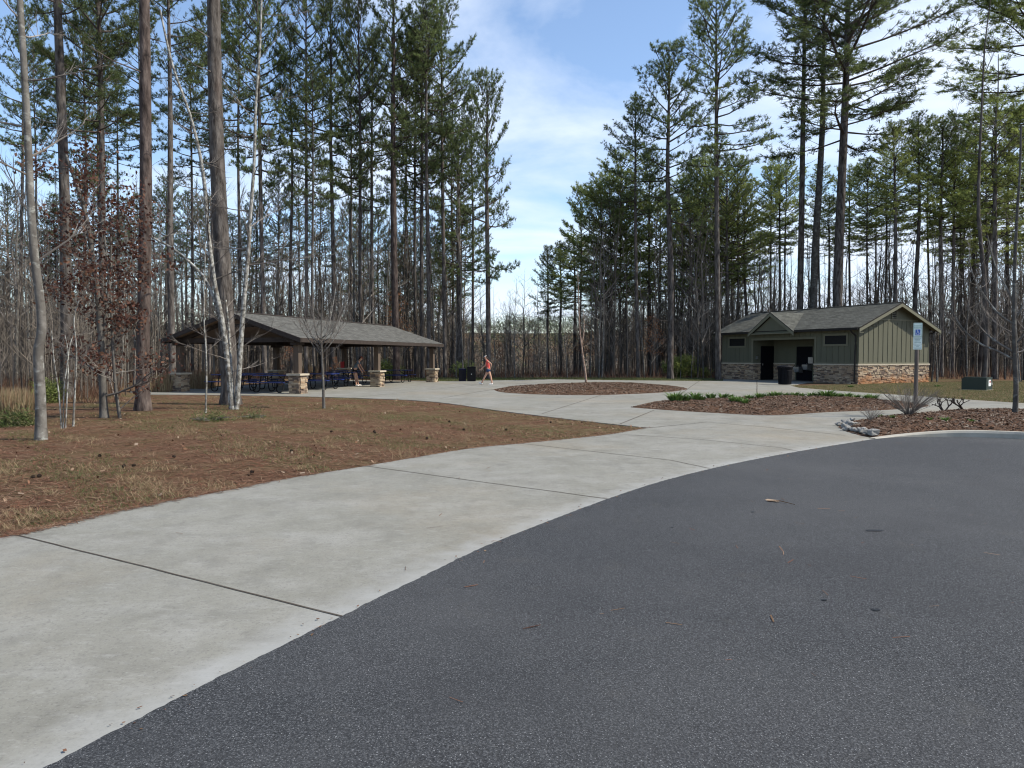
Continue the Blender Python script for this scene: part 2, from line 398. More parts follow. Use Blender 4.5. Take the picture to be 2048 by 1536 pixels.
# stain red clay onto the foot of the restroom's stone
def clay_stone():
    m = M['stone'].copy(); m.name = 'stacked_stone_clay'
    t = m.node_tree; n = t.nodes.new; l = t.links.new
    b = [q for q in t.nodes if q.type == 'BSDF_PRINCIPLED'][0]
    src = b.inputs["Base Color"].links[0].from_socket
    c = n("ShaderNodeTexCoord"); s = n("ShaderNodeSeparateXYZ"); l(c.outputs["Object"], s.inputs[0])
    nz = n("ShaderNodeTexNoise"); nz.inputs["Scale"].default_value = 1.6; nz.inputs["Detail"].default_value = 5; l(c.outputs["Object"], nz.inputs["Vector"])
    a = n("ShaderNodeMath"); a.operation = 'MULTIPLY_ADD'; a.inputs[1].default_value = -1.1; l(nz.outputs["Fac"], a.inputs[0]); l(s.outputs["Z"], a.inputs[2])
    mr = n("ShaderNodeMapRange"); mr.inputs["From Min"].default_value = -.55; mr.inputs["From Max"].default_value = .02
    mr.inputs["To Min"].default_value = .72; mr.inputs["To Max"].default_value = .0
    l(a.outputs[0], mr.inputs["Value"])
    mm = n("ShaderNodeMix"); mm.data_type = 'RGBA'; l(mr.outputs[0], mm.inputs["Factor"]); l(src, mm.inputs["A"])
    mm.inputs["B"].default_value = (.42, .18, .065, 1); l(mm.outputs["Result"], b.inputs["Base Color"])
    return m
M['stone_clay'] = clay_stone()

# ------------------------------------------------------------------ ground, pavement
def grid_ground():
    xs = np.concatenate([-np.geomspace(40, 900, 26)[::-1], np.linspace(-38, 38, 24), np.geomspace(40, 900, 26)])
    ys = np.concatenate([np.linspace(-80, 56, 16), np.linspace(60, 160, 34), np.geomspace(165, 1400, 40)])
    X, Y = np.meshgrid(xs, ys); Z = ZT(X, Y)
    nx = len(xs); i = np.arange(len(ys) - 1)[:, None] * nx; j = np.arange(nx - 1)[None, :]
    F = np.stack([i + j, i + j + 1, i + nx + j + 1, i + nx + j], -1).reshape(-1, 4)
    m = MB(); m.add(np.stack([X, Y, Z], -1).reshape(-1, 3), F, .5)
    m.build('ground', M['earth'], smooth=True, kind='structure')
grid_ground()

def poly_px(pts, z=0.0): return [G(px, py, z)[:2] for px, py in pts]
from mathutils.geometry import tessellate_polygon
def slab(name, pts, ztop, zbot, m, **kw):
    b = MB(); P = [(p[0], p[1]) for p in pts]; n = len(P)
    v = [(x, y, ztop) for x, y in P] + [(x, y, zbot) for x, y in P]
    tr = tessellate_polygon([[Vector((x, y, 0)) for x, y in P]])
    F = []
    for t in tr:
        a, c, d = [P[q] for q in t]
        ar = (c[0] - a[0]) * (d[1] - a[1]) - (c[1] - a[1]) * (d[0] - a[0])
        F.append(t if ar > 0 else t[::-1])
    b.add(v, F, .5)
    area = sum(P[i][0] * P[(i + 1) % n][1] - P[(i + 1) % n][0] * P[i][1] for i in range(n))
    Q = [(i, i + n, (i + 1) % n + n, (i + 1) % n) for i in range(n)]
    if area < 0: Q = [q[::-1] for q in Q]
    b.F[4].append(np.array(Q)); b.A[4].append(np.full(n, .5)); b.M[4].append(np.zeros(n, int))
    return b.build(name, m, **kw)
def smooth_line(P, sub=6):
    P = np.asarray(P, float); o = []
    for i in range(len(P) - 1):
        p0 = P[max(i - 1, 0)]; p1 = P[i]; p2 = P[i + 1]; p3 = P[min(i + 2, len(P) - 1)]
        for t in np.arange(sub) / sub:
            o.append(.5 * ((2 * p1) + (-p0 + p2) * t + (2 * p0 - 5 * p1 + 4 * p2 - p3) * t * t + (-p0 + 3 * p1 - 3 * p2 + p3) * t ** 3))
    o.append(P[-1]); return np.array(o)

edge_px = [(115, 1536), (420, 1365), (685, 1240), (846, 1160), (994, 1089), (1217, 1002), (1340, 962), (1480, 928), (1630, 900), (1752, 880)]
edge = [G(*p)[:2] for p in edge_px]
d0 = edge[0] - edge[1]; d0 /= np.linalg.norm(d0)
edge = smooth_line([edge[0] + d0 * 6.5 + np.array([.9, 0]), edge[0] + d0 * 1.6 + np.array([.05, 0])] + [edge[0]] + edge[2:], 6)
lawn_low = [(0, 1080), (30, 1073), (123, 1053), (178, 1039), (273, 1019), (355, 1002), (465, 982), (560, 962.5), (731, 934.5), (941, 899), (1055, 887.6), (1207, 872), (1295, 857)]
lawn_top = [(1295, 857), (1148, 841), (987, 821), (920, 811), (860, 804), (784, 799.5), (648, 795), (482, 791.5), (300, 790)]
ll = [G(*p)[:2] for p in lawn_low]; d1 = ll[0] - ll[4]; d1 /= np.linalg.norm(d1)
ll = [ll[0] + d1 * 9 + np.array([-1, 0]), ll[0] + d1 * 4] + ll
ll = smooth_line(ll, 5); lt = smooth_line([G(*p)[:2] for p in lawn_top], 4)
far_edge = [(300, 782), (346, 779)]
PC = np.array([-9.16, 30.36]); pu = np.array([math.cos(1.27), math.sin(1.27)]); pv = np.array([-pu[1], pu[0]])
fe = [PC + pu * -1.1 + pv * 8.0, PC + pu * 4 + pv * 7.6, PC + pu * 16 + pv * 7.6] + [G(*p)[:2] for p in [(880, 763), (1052, 760.3), (1100, 759.2), (1240, 761), (1398, 762.5), (1446, 762)]]
RC = np.array([19.8, 40.65]); ra = 2.03; ru = np.array([math.cos(ra), math.sin(ra)]); rv = np.array([math.sin(ra), -math.cos(ra)])
fr = [RC + ru * 10.9 + rv * 0.02, RC + ru * 8.03 + rv * .02, RC + ru * 8.03 + rv * 1.9, RC + ru * 3.04 + rv * 1.9, RC + ru * 3.04 + rv * .02, RC + ru * 3.0 - rv * .5]
ge = [G(*p)[:2] for p in [(1581, 772), (1597, 776), (1656, 781), (1720, 785.5), (1780, 789.5), (1835, 793), (1900, 798), (2024, 806), (2150, 813), (2300, 822)]]
path_low = [G(*p)[:2] for p in [(2300, 840), (2150, 830), (2048, 826), (1950, 825.5), (1871, 827), (1842, 830.6), (1760, 836), (1715, 842), (1690, 848), (1677, 856), (1690, 864), (1720, 873), (1752, 880)]]
conc = list(edge) + list(reversed(path_low))[1:] + list(reversed(ge)) + list(reversed(fr)) + list(reversed(fe)) + [PC + pu * -1.1 + pv * 8.0] + list(reversed(lt)) + list(reversed(ll))[1:]
cl = []
for p in conc:
    if not cl or np.linalg.norm(np.array(p) - cl[-1]) > .01: cl.append(np.array(p))
def rim():
    E_ = np.array([p for p in edge if p[1] > 1.5 and p[1] < 20]); A_ = np.c_[2 * E_, np.ones(len(E_))]; q = np.linalg.lstsq(A_, (E_ ** 2).sum(1), rcond=None)[0]
    c = q[:2]; r_ = math.sqrt(q[2] + c @ c); t = M['concrete'].node_tree; n = t.nodes.new; l = t.links.new
    b = [x for x in t.nodes if x.type == 'BSDF_PRINCIPLED'][0]; src = b.inputs["Base Color"].links[0].from_socket
    g = n("ShaderNodeTexCoord"); vm = n("ShaderNodeVectorMath"); vm.operation = 'DISTANCE'; vm.inputs[1].default_value = (c[0], c[1], .02); l(g.outputs["Object"], vm.inputs[0])
    nz = n("ShaderNodeTexNoise"); nz.inputs["Scale"].default_value = 5; nz.inputs["Detail"].default_value = 8; l(g.outputs["Object"], nz.inputs["Vector"])
    a = n("ShaderNodeMath"); a.operation = 'MULTIPLY_ADD'; a.inputs[1].default_value = .5; l(nz.outputs["Fac"], a.inputs[0]); l(vm.outputs["Value"], a.inputs[2])
    mr = n("ShaderNodeMapRange"); mr.inputs["From Min"].default_value = r_ + .22; mr.inputs["From Max"].default_value = r_ + .55; mr.inputs["To Min"].default_value = .65; mr.inputs["To Max"].default_value = 0
    l(a.outputs[0], mr.inputs["Value"]); mm = n("ShaderNodeMix"); mm.data_type = 'RGBA'; l(mr.outputs[0], mm.inputs["Factor"]); l(src, mm.inputs["A"]); mm.inputs["B"].default_value = (.30, .305, .30, 1)
    l(mm.outputs["Result"], b.inputs["Base Color"]); return c, r_
rim()
slab('pavement', cl, .02, -.15, M['concrete'], kind='structure')
# asphalt
kerb_px = [(1752, 880), (1800, 876), (1850, 873.5), (1920, 871), (2048, 881)]
kb = smooth_line([G(1752, 880)[:2], G(1800, 876.5)[:2], G(1880, 876)[:2], G(1960, 877.5)[:2], G(2048, 881)[:2], G(2200, 890)[:2], G(2500, 915)[:2]], 6)
fine_edge = []
for a_, b_ in zip(edge[:-1], edge[1:]):
    for t_ in np.arange(0, 1, max(.04 / max(np.linalg.norm(b_ - a_), .04), .02)): fine_edge.append(a_ + (b_ - a_) * t_ + rng.normal(0, .004, 2) + np.array([-.006, .006]))
asp = fine_edge + [edge[-1]] + [p for p in kb[1:]] + [np.array([40, 8.]), np.array([40, -40.]), np.array([-16, -40.])]
slab('asphalt_road', [(p[0], p[1]) for p in asp], .0245, -.15, M['asphalt'], kind='structure')

def strip(mb, pts, w, z):
    P = np.asarray(pts, float)[:, :2]; T = np.gradient(P, axis=0); T /= np.linalg.norm(T, axis=1, keepdims=True)
    Nn = np.stack([-T[:, 1], T[:, 0]], 1) * w / 2
    n = len(P); V = np.concatenate([np.c_[P - Nn, np.full(n, z)], np.c_[P + Nn, np.full(n, z)]])
    i = np.arange(n - 1); mb.add(V, np.stack([i, i + 1, i + 1 + n, i + n], -1), .5)
jb = MB()
for w, pts in [(.015, [(30, 1073.5), (685, 1240)]), (.015, [(731, 935), (1217, 1002)]), (.016, [(1040, 889), (1340, 923), (1420, 940)]), (.016, [(1230, 870), (1400, 881), (1562, 898), (1600, 906)]),
               (.02, [(1292, 858), (1414, 846), (1520, 855), (1627, 866), (1690, 873)]), (.03, [(1240, 850), (1308, 822)]), (.04, [(1345, 800), (1398, 763)]), (.04, [(1514, 761.5), (1514, 796)]),
               (.03, [(1656, 781.5), (1690, 794)]), (.03, [(880, 798), (987, 779.5)]), (.03, [(1084, 829), (1202, 791.5)]), (.03, [(700, 797), (1000, 766), (1030, 763)])]:
    P = [G(*p) for p in pts]; Q = []
    for a, b in zip(P[:-1], P[1:]):
        for t in np.arange(12) / 12: Q.append(a + (b - a) * t + rng.normal(0, .004, 3))
    Q.append(P[-1]); strip(jb, Q, w, .0245)
jb.build('pavement_joints', M['joint'], kind='structure')
# tar spots and a twig on the asphalt
sp = MB()
for px, py, a, b in [(1749, 1067, .085, .010), (1752, 1228, .028, .007), (1506, 1029, .018, .006), (1648, 1208, .02, .005), (1345, 1060, .012, .006)]:
    c = G(px, py); th = np.linspace(0, 2 * math.pi, 15)[:-1]
    sp.ngon([(c[0] + a * math.cos(t) * random.uniform(.85, 1.1), c[1] + b * math.sin(t) * 3 * random.uniform(.85, 1.1), .0290) for t in th])
sp.build('tar_spots', M['stain'], kind='structure')
tw = MB(); a = G(1535, 1002, .03); b = G(1590, 1009, .03)
tw.tube([a, (a + b) / 2 + np.array([0, .03, .015]), b], [.006, .005, .002], 5)
t_ = tw.build('fallen_twig', M['leaf_litter'], label='pale fallen twig with a dry leaf lying alone on the asphalt', cat='twig')
tl = MB()
for k in range(5):
    c = a + (b - a) * (k * .09); tl.add([c, c + [.05, .03, .01], c + [.02, .05, .015], c + [-.02, .02, .012]], [(0, 1, 2, 3)], .75)
tl.build('leaf', M['leaf_litter'], t_)

# mulch beds -----------------------------------------------------------------
def pip(P, poly):
    x, y = P[:, 0], P[:, 1]; ins = np.zeros(len(P), bool); n = len(poly); j = n - 1
    for i in range(n):
        xi, yi = poly[i][0], poly[i][1]; xj, yj = poly[j][0], poly[j][1]
        c = ((yi > y) != (yj > y)) & (x < (xj - xi) * (y - yi) / (yj - yi + 1e-12) + xi)
        ins ^= c; j = i
    return ins
def edist(P, poly):
    poly = np.asarray(poly); d = np.full(len(P), 1e9)
    for i in range(len(poly)):
        a = poly[i - 1]; b = poly[i]; ab = b - a; L2 = ab @ ab + 1e-12
        t = np.clip(((P - a) @ ab) / L2, 0, 1); q = a + t[:, None] * ab
        d = np.minimum(d, np.linalg.norm(P - q, axis=1))
    return d
def bed(name, pts, zmax, w, nchip, z0=.016, csz=(.05, .12)):
    poly = np.array([np.asarray(p)[:2] for p in pts])
    lo, hi = poly.min(0), poly.max(0)
    # rings shrinking inwards towards a height field
    step = max((hi - lo).max() / 60, .12)
    xs = np.arange(lo[0] - step, hi[0] + step, step); ys = np.arange(lo[1] - step, hi[1] + step, step)
    X, Y = np.meshgrid(xs, ys); P = np.c_[X.ravel(), Y.ravel()]
    ins = pip(P, poly); d = edist(P, poly) * np.where(ins, 1, -1)
    hz = lambda d, P: z0 + zmax * sstep(np.maximum(d, 0) / w) + .02 * np.sin(P[:, 0] * 5) * np.cos(P[:, 1] * 4) * (d > .1)
    Z = np.where(d > -step * .2, hz(d, P), -.05)
    nx = len(xs); i = np.arange(len(ys) - 1)[:, None] * nx; j = np.arange(nx - 1)[None, :]
    F = np.stack([i + j, i + j + 1, i + nx + j + 1, i + nx + j], -1).reshape(-1, 4)
    F = F[(d[F] > -step * .2).all(1)]
    m = MB(); m.add(np.c_[P, Z], F, .5)
    # skirt polygon to the exact outline
    base = slab(name, [tuple(p) for p in poly], z0 + .012, -.02, M['mulch_base'], kind='structure')
    m.build(name + '_mound', M['mulch_base'], base, smooth=True)
    c = MB()
    P = rng.uniform(lo, hi, (int(nchip * 2.2), 2)); k = pip(P, poly); P = P[k][:nchip]; d = edist(P, poly); z = hz(d, P) + rng.uniform(0, .02, len(P))
    chips(c, P, z, csz, (.12, .3), .3)
    c.build('wood_chips', M['chip'], kind='stuff')
    return poly, lambda q: float(hz(edist(np.array([q]), poly), np.array([q]))[0])
def chips(c, P, z, csz, wr=(.15, .35), tilt=.45):
    n = len(P); th = rng.uniform(0, math.pi, n); ln = rng.uniform(*csz, n); w = ln * rng.uniform(*wr, n)
    u = np.c_[np.cos(th), np.sin(th), rng.normal(0, tilt, n)]; u /= np.linalg.norm(u, axis=1, keepdims=True)
    v = np.c_[-np.sin(th), np.cos(th), rng.normal(0, tilt, n)]
    C = np.c_[P, z]; u *= ln[:, None] / 2; v *= w[:, None] / 2
    V = np.stack([C - u - v, C + u - v, C + u + v, C - u + v], 1).reshape(-1, 3)
    F = np.arange(4 * n).reshape(n, 4); c.add(V, F, rng.uniform(0, .999, n))
circ = smooth_line([G(*p) for p in [(987, 780), (1030, 772.5), (1095, 769.5), (1159, 767.5), (1245, 767.5), (1320, 770), (1373, 777.5), (1353, 783), (1304, 787), (1202, 791), (1095, 790.4), (1009, 786), (987, 780)]], 4)[:-1]
circ_poly, circ_z = bed('round_mulch_bed', circ, .12, 2.0, 30000, csz=(.03, .11))
leafb = smooth_line([G(*p) for p in [(1262, 816), (1304, 806), (1350, 801), (1466, 798), (1546, 795), (1650, 796.5), (1752, 801), (1836, 808), (1857, 813), (1830, 817), (1756, 822), (1659, 825.5), (1546, 832), (1433, 827.5), (1320, 820.5), (1262, 816)]], 4)[:-1]
leaf_poly, leaf_z = bed('curved_mulch_bed', leafb, .10, 1.0, 26000, csz=(.03, .10))
isl = [p for p in reversed([q + 0 for q in path_low])]
kbin = [p + np.array([0, .17]) for p in kb]
island = list(path_low)[::-1][1:] + list(reversed([p for p in kbin if p[0] > G(1760, 880)[0]]))
island = [p for p in island]
isl_poly, isl_z = bed('kerbed_mulch_bed', [q for q in (list(path_low)[:-1] + [p for p in kbin[2:]])], .16, .9, 18000, csz=(.03, .11))

# kerb: a raised step tapering to flush at its left end
def kerb():
    P = kb; n = len(P); T = np.gradient(P, axis=0); T /= np.linalg.norm(T, axis=1, keepdims=True); Nn = np.stack([-T[:, 1], T[:, 0]], 1)
    s = np.r_[0, np.cumsum(np.linalg.norm(np.diff(P, axis=0), axis=1))]
    h = .03 + .125 * sstep(s / 2.2)
    prof = [(-.0, -.05, 0), (0, 0, .72), (.02, 0, 1), (.15, 0, 1), (.16, 0, .3), (.16, -.05, 0)]
    V = []
    for a, b0, k in prof: V.append(np.c_[P + Nn * a, b0 + h * k])
    V = np.stack(V, 1); m = MB(); k = len(prof)
    i = np.arange(n - 1)[:, None] * k; j = np.arange(k - 1)[None, :]
    m.add(V.reshape(-1, 3), np.stack([i + j, i + k + j, i + k + j + 1, i + j + 1], -1).reshape(-1, 4), .5)
    m.build('kerb', M['curb'], kind='structure')
kerb()

# ------------------------------------------------------------------ stone and roof builders
def stone_face(mb, o, u, n, Lx, H, z0=0.0):
    o, u, n = map(lambda q: np.asarray(q, float), (o, u, n)); z = z0
    while z < z0 + H - .01:
        h = min(random.choice([.04, .05, .06, .07, .085]), z0 + H - z)
        x = 0.0
        while x < Lx - .005:
            l = min(random.uniform(.09, .36), Lx - x)
            if Lx - x - l < .06: l = Lx - x
            d = random.uniform(.010, .075)
            mb.obox(o + u * (x + .003) + np.array([0, 0, z + .003]), u * (l - .006), n * d, np.array([0, 0, h - .006]), random.uniform(0, .999), 0)
            x += l
        z += h
def roof_part(name, quad, thick, m, parent, edge_m=None):
    """quad: eave-left, eave-right, ridge-right, ridge-left (top surface)"""
    q = np.array(quad, float); nrm = np.cross(q[1] - q[0], q[3] - q[0]); nrm /= np.linalg.norm(nrm)
    if nrm[2] < 0: nrm = -nrm
    lo = q - nrm * thick
    b = MB(); k = len(q)
    b.ngon(q if np.cross(q[1] - q[0], q[2] - q[0])[2] > 0 else q[::-1], .5, 0)
    b.ngon(lo[::-1], .5, 1)
    for i in range(k):
        j = (i + 1) % k; b.ngon([q[i], lo[i], lo[j], q[j]], .5, 1)
    o = b.build(name, [m, edge_m or m], parent)
    me = o.data; uvl = me.uv_layers.new(name="UVMap")
    eu = q[1] - q[0]; eu /= np.linalg.norm(eu); ev = np.cross(nrm, eu)
    for lp in me.loops:
        c = np.array(me.vertices[lp.vertex_index].co) - q[0]
        uvl.data[lp.index].uv = (float(c @ eu), float(c @ ev))
    return o

# ------------------------------------------------------------------ picnic pavilion
pav = thing('picnic_pavilion', 'open picnic pavilion with grey shingle gable roof on stone piers', 'pavilion', (PC[0], PC[1], .02), 1.27)
PL, PW, PH = 14.24, 6.15, .83
def stone_block(mb, cx, cy, w, h):
    a = w / 2 - .05
    mb.box(cx - a, cx + a, cy - a, cy + a, 0, h, .1, 1)
    stone_face(mb, (cx - a, cy - a, 0), (1, 0, 0), (0, -1, 0), 2 * a, h)
    stone_face(mb, (cx + a, cy + a, 0), (-1, 0, 0), (0, 1, 0), 2 * a, h)
    stone_face(mb, (cx + a, cy - a, 0), (0, 1, 0), (1, 0, 0), 2 * a, h)
    stone_face(mb, (cx - a, cy + a, 0), (0, -1, 0), (-1, 0, 0), 2 * a, h)
for i in range(3):
    for j in range(2):
        cx, cy = i * PL / 2, j * PW
        m = MB(); stone_block(m, cx, cy, .60, PH - .06)
        p = m.build('stone_pier', [M['stone'], M['mortar']], pav)
        m = MB(); m.box(cx - .345, cx + .345, cy - .345, cy + .345, PH - .058, PH + .02); m.build('pier_cap', M['capstone'], p)
        m = MB(); m.box(cx - .125, cx + .125, cy - .125, cy + .125, PH + .021, 2.19); m.build('post', M['post'], pav)
        m = MB(); m.box(cx - .3, cx + .3, cy - .15, cy + .15, 2.07, 2.185); m.build('post_bracket', M['darkwood'], pav)
m = MB(); m.box(-.4, PL + .4, -.10, .10, 2.19, 2.42); m.build('eave_beam', M['darkwood'], pav)
m = MB(); m.box(-.4, PL + .4, PW - .10, PW + .10, 2.19, 2.42); m.build('eave_beam', M['darkwood'], pav)
EZ, RZ = 2.36, 3.53; oe, orr = .53, .55
for i in range(3):
    x = i * PL / 2
    m = MB(); m.box(x - .08, x + .08, .101, PW - .101, 2.2, 2.40); m.build('tie_beam', M['darkwood'], pav)
    m = MB(); m.box(x - .07, x + .07, PW / 2 - .85, PW / 2 + .85, 2.86, 3.0); m.build('collar_beam', M['darkwood'], pav)
    for s in (0, 1):
        y0 = -.1 if s == 0 else PW + .1; sl = (RZ - EZ) / (PW / 2 + oe)
        zz = EZ + (oe - .1) * sl - .17
        m = MB()
        d = np.array([0, PW / 2 - y0, RZ - .17 - zz])
        m.obox((x - .07, y0, zz - .16), (.14, 0, 0), d, (0, 0, .155)); m.build('rafter', M['darkwood'], pav)
for s in (0, 1):
    yE = -oe if s == 0 else PW + oe
    q = [(-orr, yE, EZ), (PL + orr, yE, EZ), (PL + orr, PW / 2, RZ), (-orr, PW / 2, RZ)]
    roof_part('roof_slope', q, .06, M['shingle'], pav, M['darkwood'])
    m = MB()   # soffit boards underneath
    dy = (PW / 2 - yE)
    e = .065
    m.obox((-orr + .04, yE + .03 * np.sign(dy), EZ - e - .05), (PL + 2 * orr - .08, 0, 0), (0, dy - .03 * np.sign(dy), RZ - EZ), (0, 0, .045))
    m.build('roof_ceiling', M['ceiling'], pav)
    m = MB(); m.box(-orr, PL + orr, yE - .025 if s == 0 else yE, yE if s == 0 else yE + .025, EZ - .18, EZ - .012); m.build('eave_fascia', M['darkwood'], pav)
    for xx in (-orr - .03, PL + orr):
        m = MB(); m.obox((xx, yE, EZ - .20), (.03, 0, 0), (0, PW / 2 - yE, RZ - EZ), (0, 0, .19)); m.build('rake_fascia', M['darkwood'], pav)
m = MB(); m.obox((-orr, PW / 2 - .12, RZ - .015), (PL + 2 * orr, 0, 0), (0, .12, .035), (0, 0, .015)); m.obox((-orr, PW / 2, RZ + .02), (PL + 2 * orr, 0, 0), (0, .12, -.035), (0, 0, .015)); m.build('ridge_cap', M['darkwood'], pav)

# picnic tables
def make_table():
    t = thing('picnic_table', 'x', 'picnic table', (0, 0, 0))
    def board(name, y, z, w, L_, nsl):
        m = MB()
        sw = w / nsl
        for k in range(nsl):
            m.box(-L_ / 2, L_ / 2, y - w / 2 + k * sw + .006, y - w / 2 + (k + 1) * sw - .006, z - .012, z)
        m.box(-L_ / 2 - .015, L_ / 2 + .015, y - w / 2 - .012, y - w / 2 + .0055, z - .03, z + .003)
        m.box(-L_ / 2 - .015, L_ / 2 + .015, y + w / 2 - .0055, y + w / 2 + .012, z - .03, z + .003)
        for e in (-1, 1): m.box(e * (L_ / 2 + .0075) - .0075, e * (L_ / 2 + .0075) + .0075, y - w / 2 + .006, y + w / 2 - .006, z - .03, z + .003)
        m.build(name, M['blue'], t)
    board('table_top', 0, .76, .74, 1.83, 6)
    for s in (-1, 1): board('seat', s * .70, .46, .26, 1.83, 2)
    for ex in (-.62, .62):
        for s in (-1, 1):
            P = [(ex, s * .20, .74), (ex, s * .24, .55), (ex, s * .30, .20), (ex, s * .35, .07), (ex, s * .45, .022), (ex, s * .60, .022), (ex, s * .70, .07), (ex, s * .735, .18), (ex, s * .72, .43)]
            m = MB(); m.tube(smooth_line(P, 3), .024, 8); m.build('leg', M['black'], t)
        m = MB(); m.tube([(ex, -.70, .425), (ex, .70, .425)], .02, 6); m.tube([(ex, -.33, .725), (ex, .33, .725)], .02, 6); m.build('cross_bar', M['black'], t)
        m = MB(); m.tube([(ex, 0, .42), (ex * .25, 0, .73)], .016, 6); m.build('brace', M['black'], t)
    return t
tab0 = make_table()
TG = 'blue picnic tables under the pavilion roof'
tabs = [(.94, 4.02, 'blue picnic table behind the big pine, nearest the pavilion\'s left front corner'),
        (.75, 1.65, 'blue picnic table just left of the pavilion\'s nearest stone pier'),
        (3.3, 4.5, 'blue picnic table in the second row, behind the two front tables'),
        (3.7, 1.35, 'blue picnic table just right of the pavilion\'s nearest stone pier'),
        (7.1, 2.2, 'blue picnic table the stooping person in grey stands beside'),
        (10.6, 3.6, 'blue picnic table seen behind the middle stone pier, beyond the stooping person'),
        (13.2, 1.9, 'blue picnic table between the middle and far right stone piers, farthest of all')]
for i, (s, t, lab) in enumerate(tabs):
    p = PC + pu * s + pv * t
    rz = 1.27 + math.pi / 2 + random.uniform(-.05, .05)
    if i == 0: tab0.location = (p[0], p[1], .022); tab0.rotation_euler = (0, 0, rz); tab0["label"] = lab; tab0["group"] = TG
    else: dup(tab0, (p[0], p[1], .022), rz, lab, TG)
# red bag leaning on the shaded back post
p = PC + pu * (PL - .02) + pv * (PW); m = MB()
bx_, by_ = PC[0] + (pu * PL + pv * PW)[0], PC[1] + (pu * PL + pv * PW)[1]
m.box(-.10, .10, -.08, .08, 0, .40); m.box(-.11, .11, -.09, .09, .30, .33)
o = m.build('red_bag', M['redcloth'], label='small upright red bag on the shaded stone pier beside a dark post', cat='bag')
q = np.array([bx_, by_]) - pu * .23; o.location = (q[0], q[1], .02 + PH + .022); o.rotation_euler = (0, 0, 1.27)

# ------------------------------------------------------------------ restroom building
rb = thing('restroom_building', 'green board and batten restroom with stone base, dark open entry and shingle roof', 'building', (RC[0], RC[1], .0), ra - math.pi)
Lr, Dr, CAP, WT = 11.0, 6.34, 1.15, 3.34
m = MB(); a = .03
m.box(-Lr, -8.04, 0, Dr, CAP - .02, WT); m.box(-3.03, 0, 0, Dr, CAP - .02, WT)
m.box(-8.04, -3.03, 1.87, Dr, CAP - .02, WT); m.box(-8.04, -3.03, 0, .18, 2.67, WT); m.box(-8.04, -3.03, .18, 1.87, 2.72, 2.8)
m.build('wall', M['siding'], rb)
m = MB()
m.box(-Lr + .01, -8.05, .01, Dr - .01, 0, CAP - .021); m.box(-3.02, -.01, .01, Dr - .01, 0, CAP - .021); m.box(-8.05, -3.02, 1.88, Dr - .01, 0, CAP - .021)
m.build('base_wall', M['mortar'], rb)
m = MB()
stone_face(m, (-Lr - .02, .01, 0), (1, 0, 0), (0, -1, 0), Lr - 8.02, 1.09)
stone_face(m, (-3.05, .01, 0), (1, 0, 0), (0, -1, 0), 3.05 + .02, 1.09)
stone_face(m, (-8.05, .02, 0), (0, 1, 0), (1, 0, 0), .65, 1.09)
stone_face(m, (-8.02, 1.88, 0), (1, 0, 0), (0, -1, 0), 2.0, 1.09)
m.build('stone_wainscot', M['stone'], rb)
m = MB(); stone_face(m, (-.01, 0, 0), (0, 1, 0), (1, 0, 0), Dr, 1.09); m.build('stone_wainscot', M['stone_clay'], rb)
m = MB()
for b_ in [(-Lr - .07, -8.0, -.07, -.0005), (-3.07, .07, -.07, -.0005), (.0005, .07, 0, Dr + .05)]: m.box(*b_, 1.09, 1.165)
m.box(-8.0395, -7.98, 0, .67, 1.09, 1.165); m.box(-7.98, -6.0, 1.81, 1.8695, 1.09, 1.165)
m.build('stone_cap', M['capstone'], rb)
# gable walls
for x0, x1 in ((-.2, 0), (-Lr, -Lr + .2)):
    m = MB(); ys = [(0, WT + .001), (Dr, WT + .001), (Dr, 3.30 + .05), (Dr / 2, 4.66), (0, 3.35)]
    ys = [(0, WT + .001), (Dr, WT + .001), (Dr / 2, 4.66)]
    A = [(x0, y, z) for y, z in ys]; B = [(x1, y, z) for y, z in ys]
    m.ngon(A[::-1]); m.ngon(B); k = 3
    for i in range(k): m.ngon([A[i], A[(i + 1) % k], B[(i + 1) % k], B[i]][::1])
    m.build('gable_wall', M['siding'], rb)
def gz(y): return 4.66 - abs(y - Dr / 2) * (4.66 - WT) / (Dr / 2)
m = MB()
for k in range(16):
    y = .03 + k * (Dr - .10) / 15
    m.box(.001, .022, y, y + .045, 1.24, min(3.72, gz(y) - .05) if y < 2.6 or y > 3.5 else 3.6)
for x in np.arange(-Lr + .03, -8.1, .41): 
    m.box(x, x + .045, -.022, -.001, 1.24, 3.3)
for x in np.arange(-3.0, -.02, .41): m.box(x, x + .045, -.022, -.001, 1.24, 3.3)
for x in np.arange(-7.9, -3.1, .41): m.box(x, x + .045, -.022, -.001, 2.82, 3.3)
m.build('battens', M['siding'], rb)
m = MB()
m.box(.001, .026, 0, Dr, 1.166, 1.24); m.box(-Lr, -8.06, -.026, -.001, 1.166, 1.24); m.box(-3.02, 0, -.026, -.001, 1.166, 1.24)
m.box(.001, .028, .9, Dr - .9, 3.72, 3.80)
m.box(-8.18, -8.041, -.028, -.001, 1.24, 2.81); m.box(-3.029, -2.89, -.028, -.001, 1.24, 2.81); m.box(-8.041, -3.029, -.028, -.001, 2.671, 2.81)
m.build('trim_boards', M['trim'], rb)
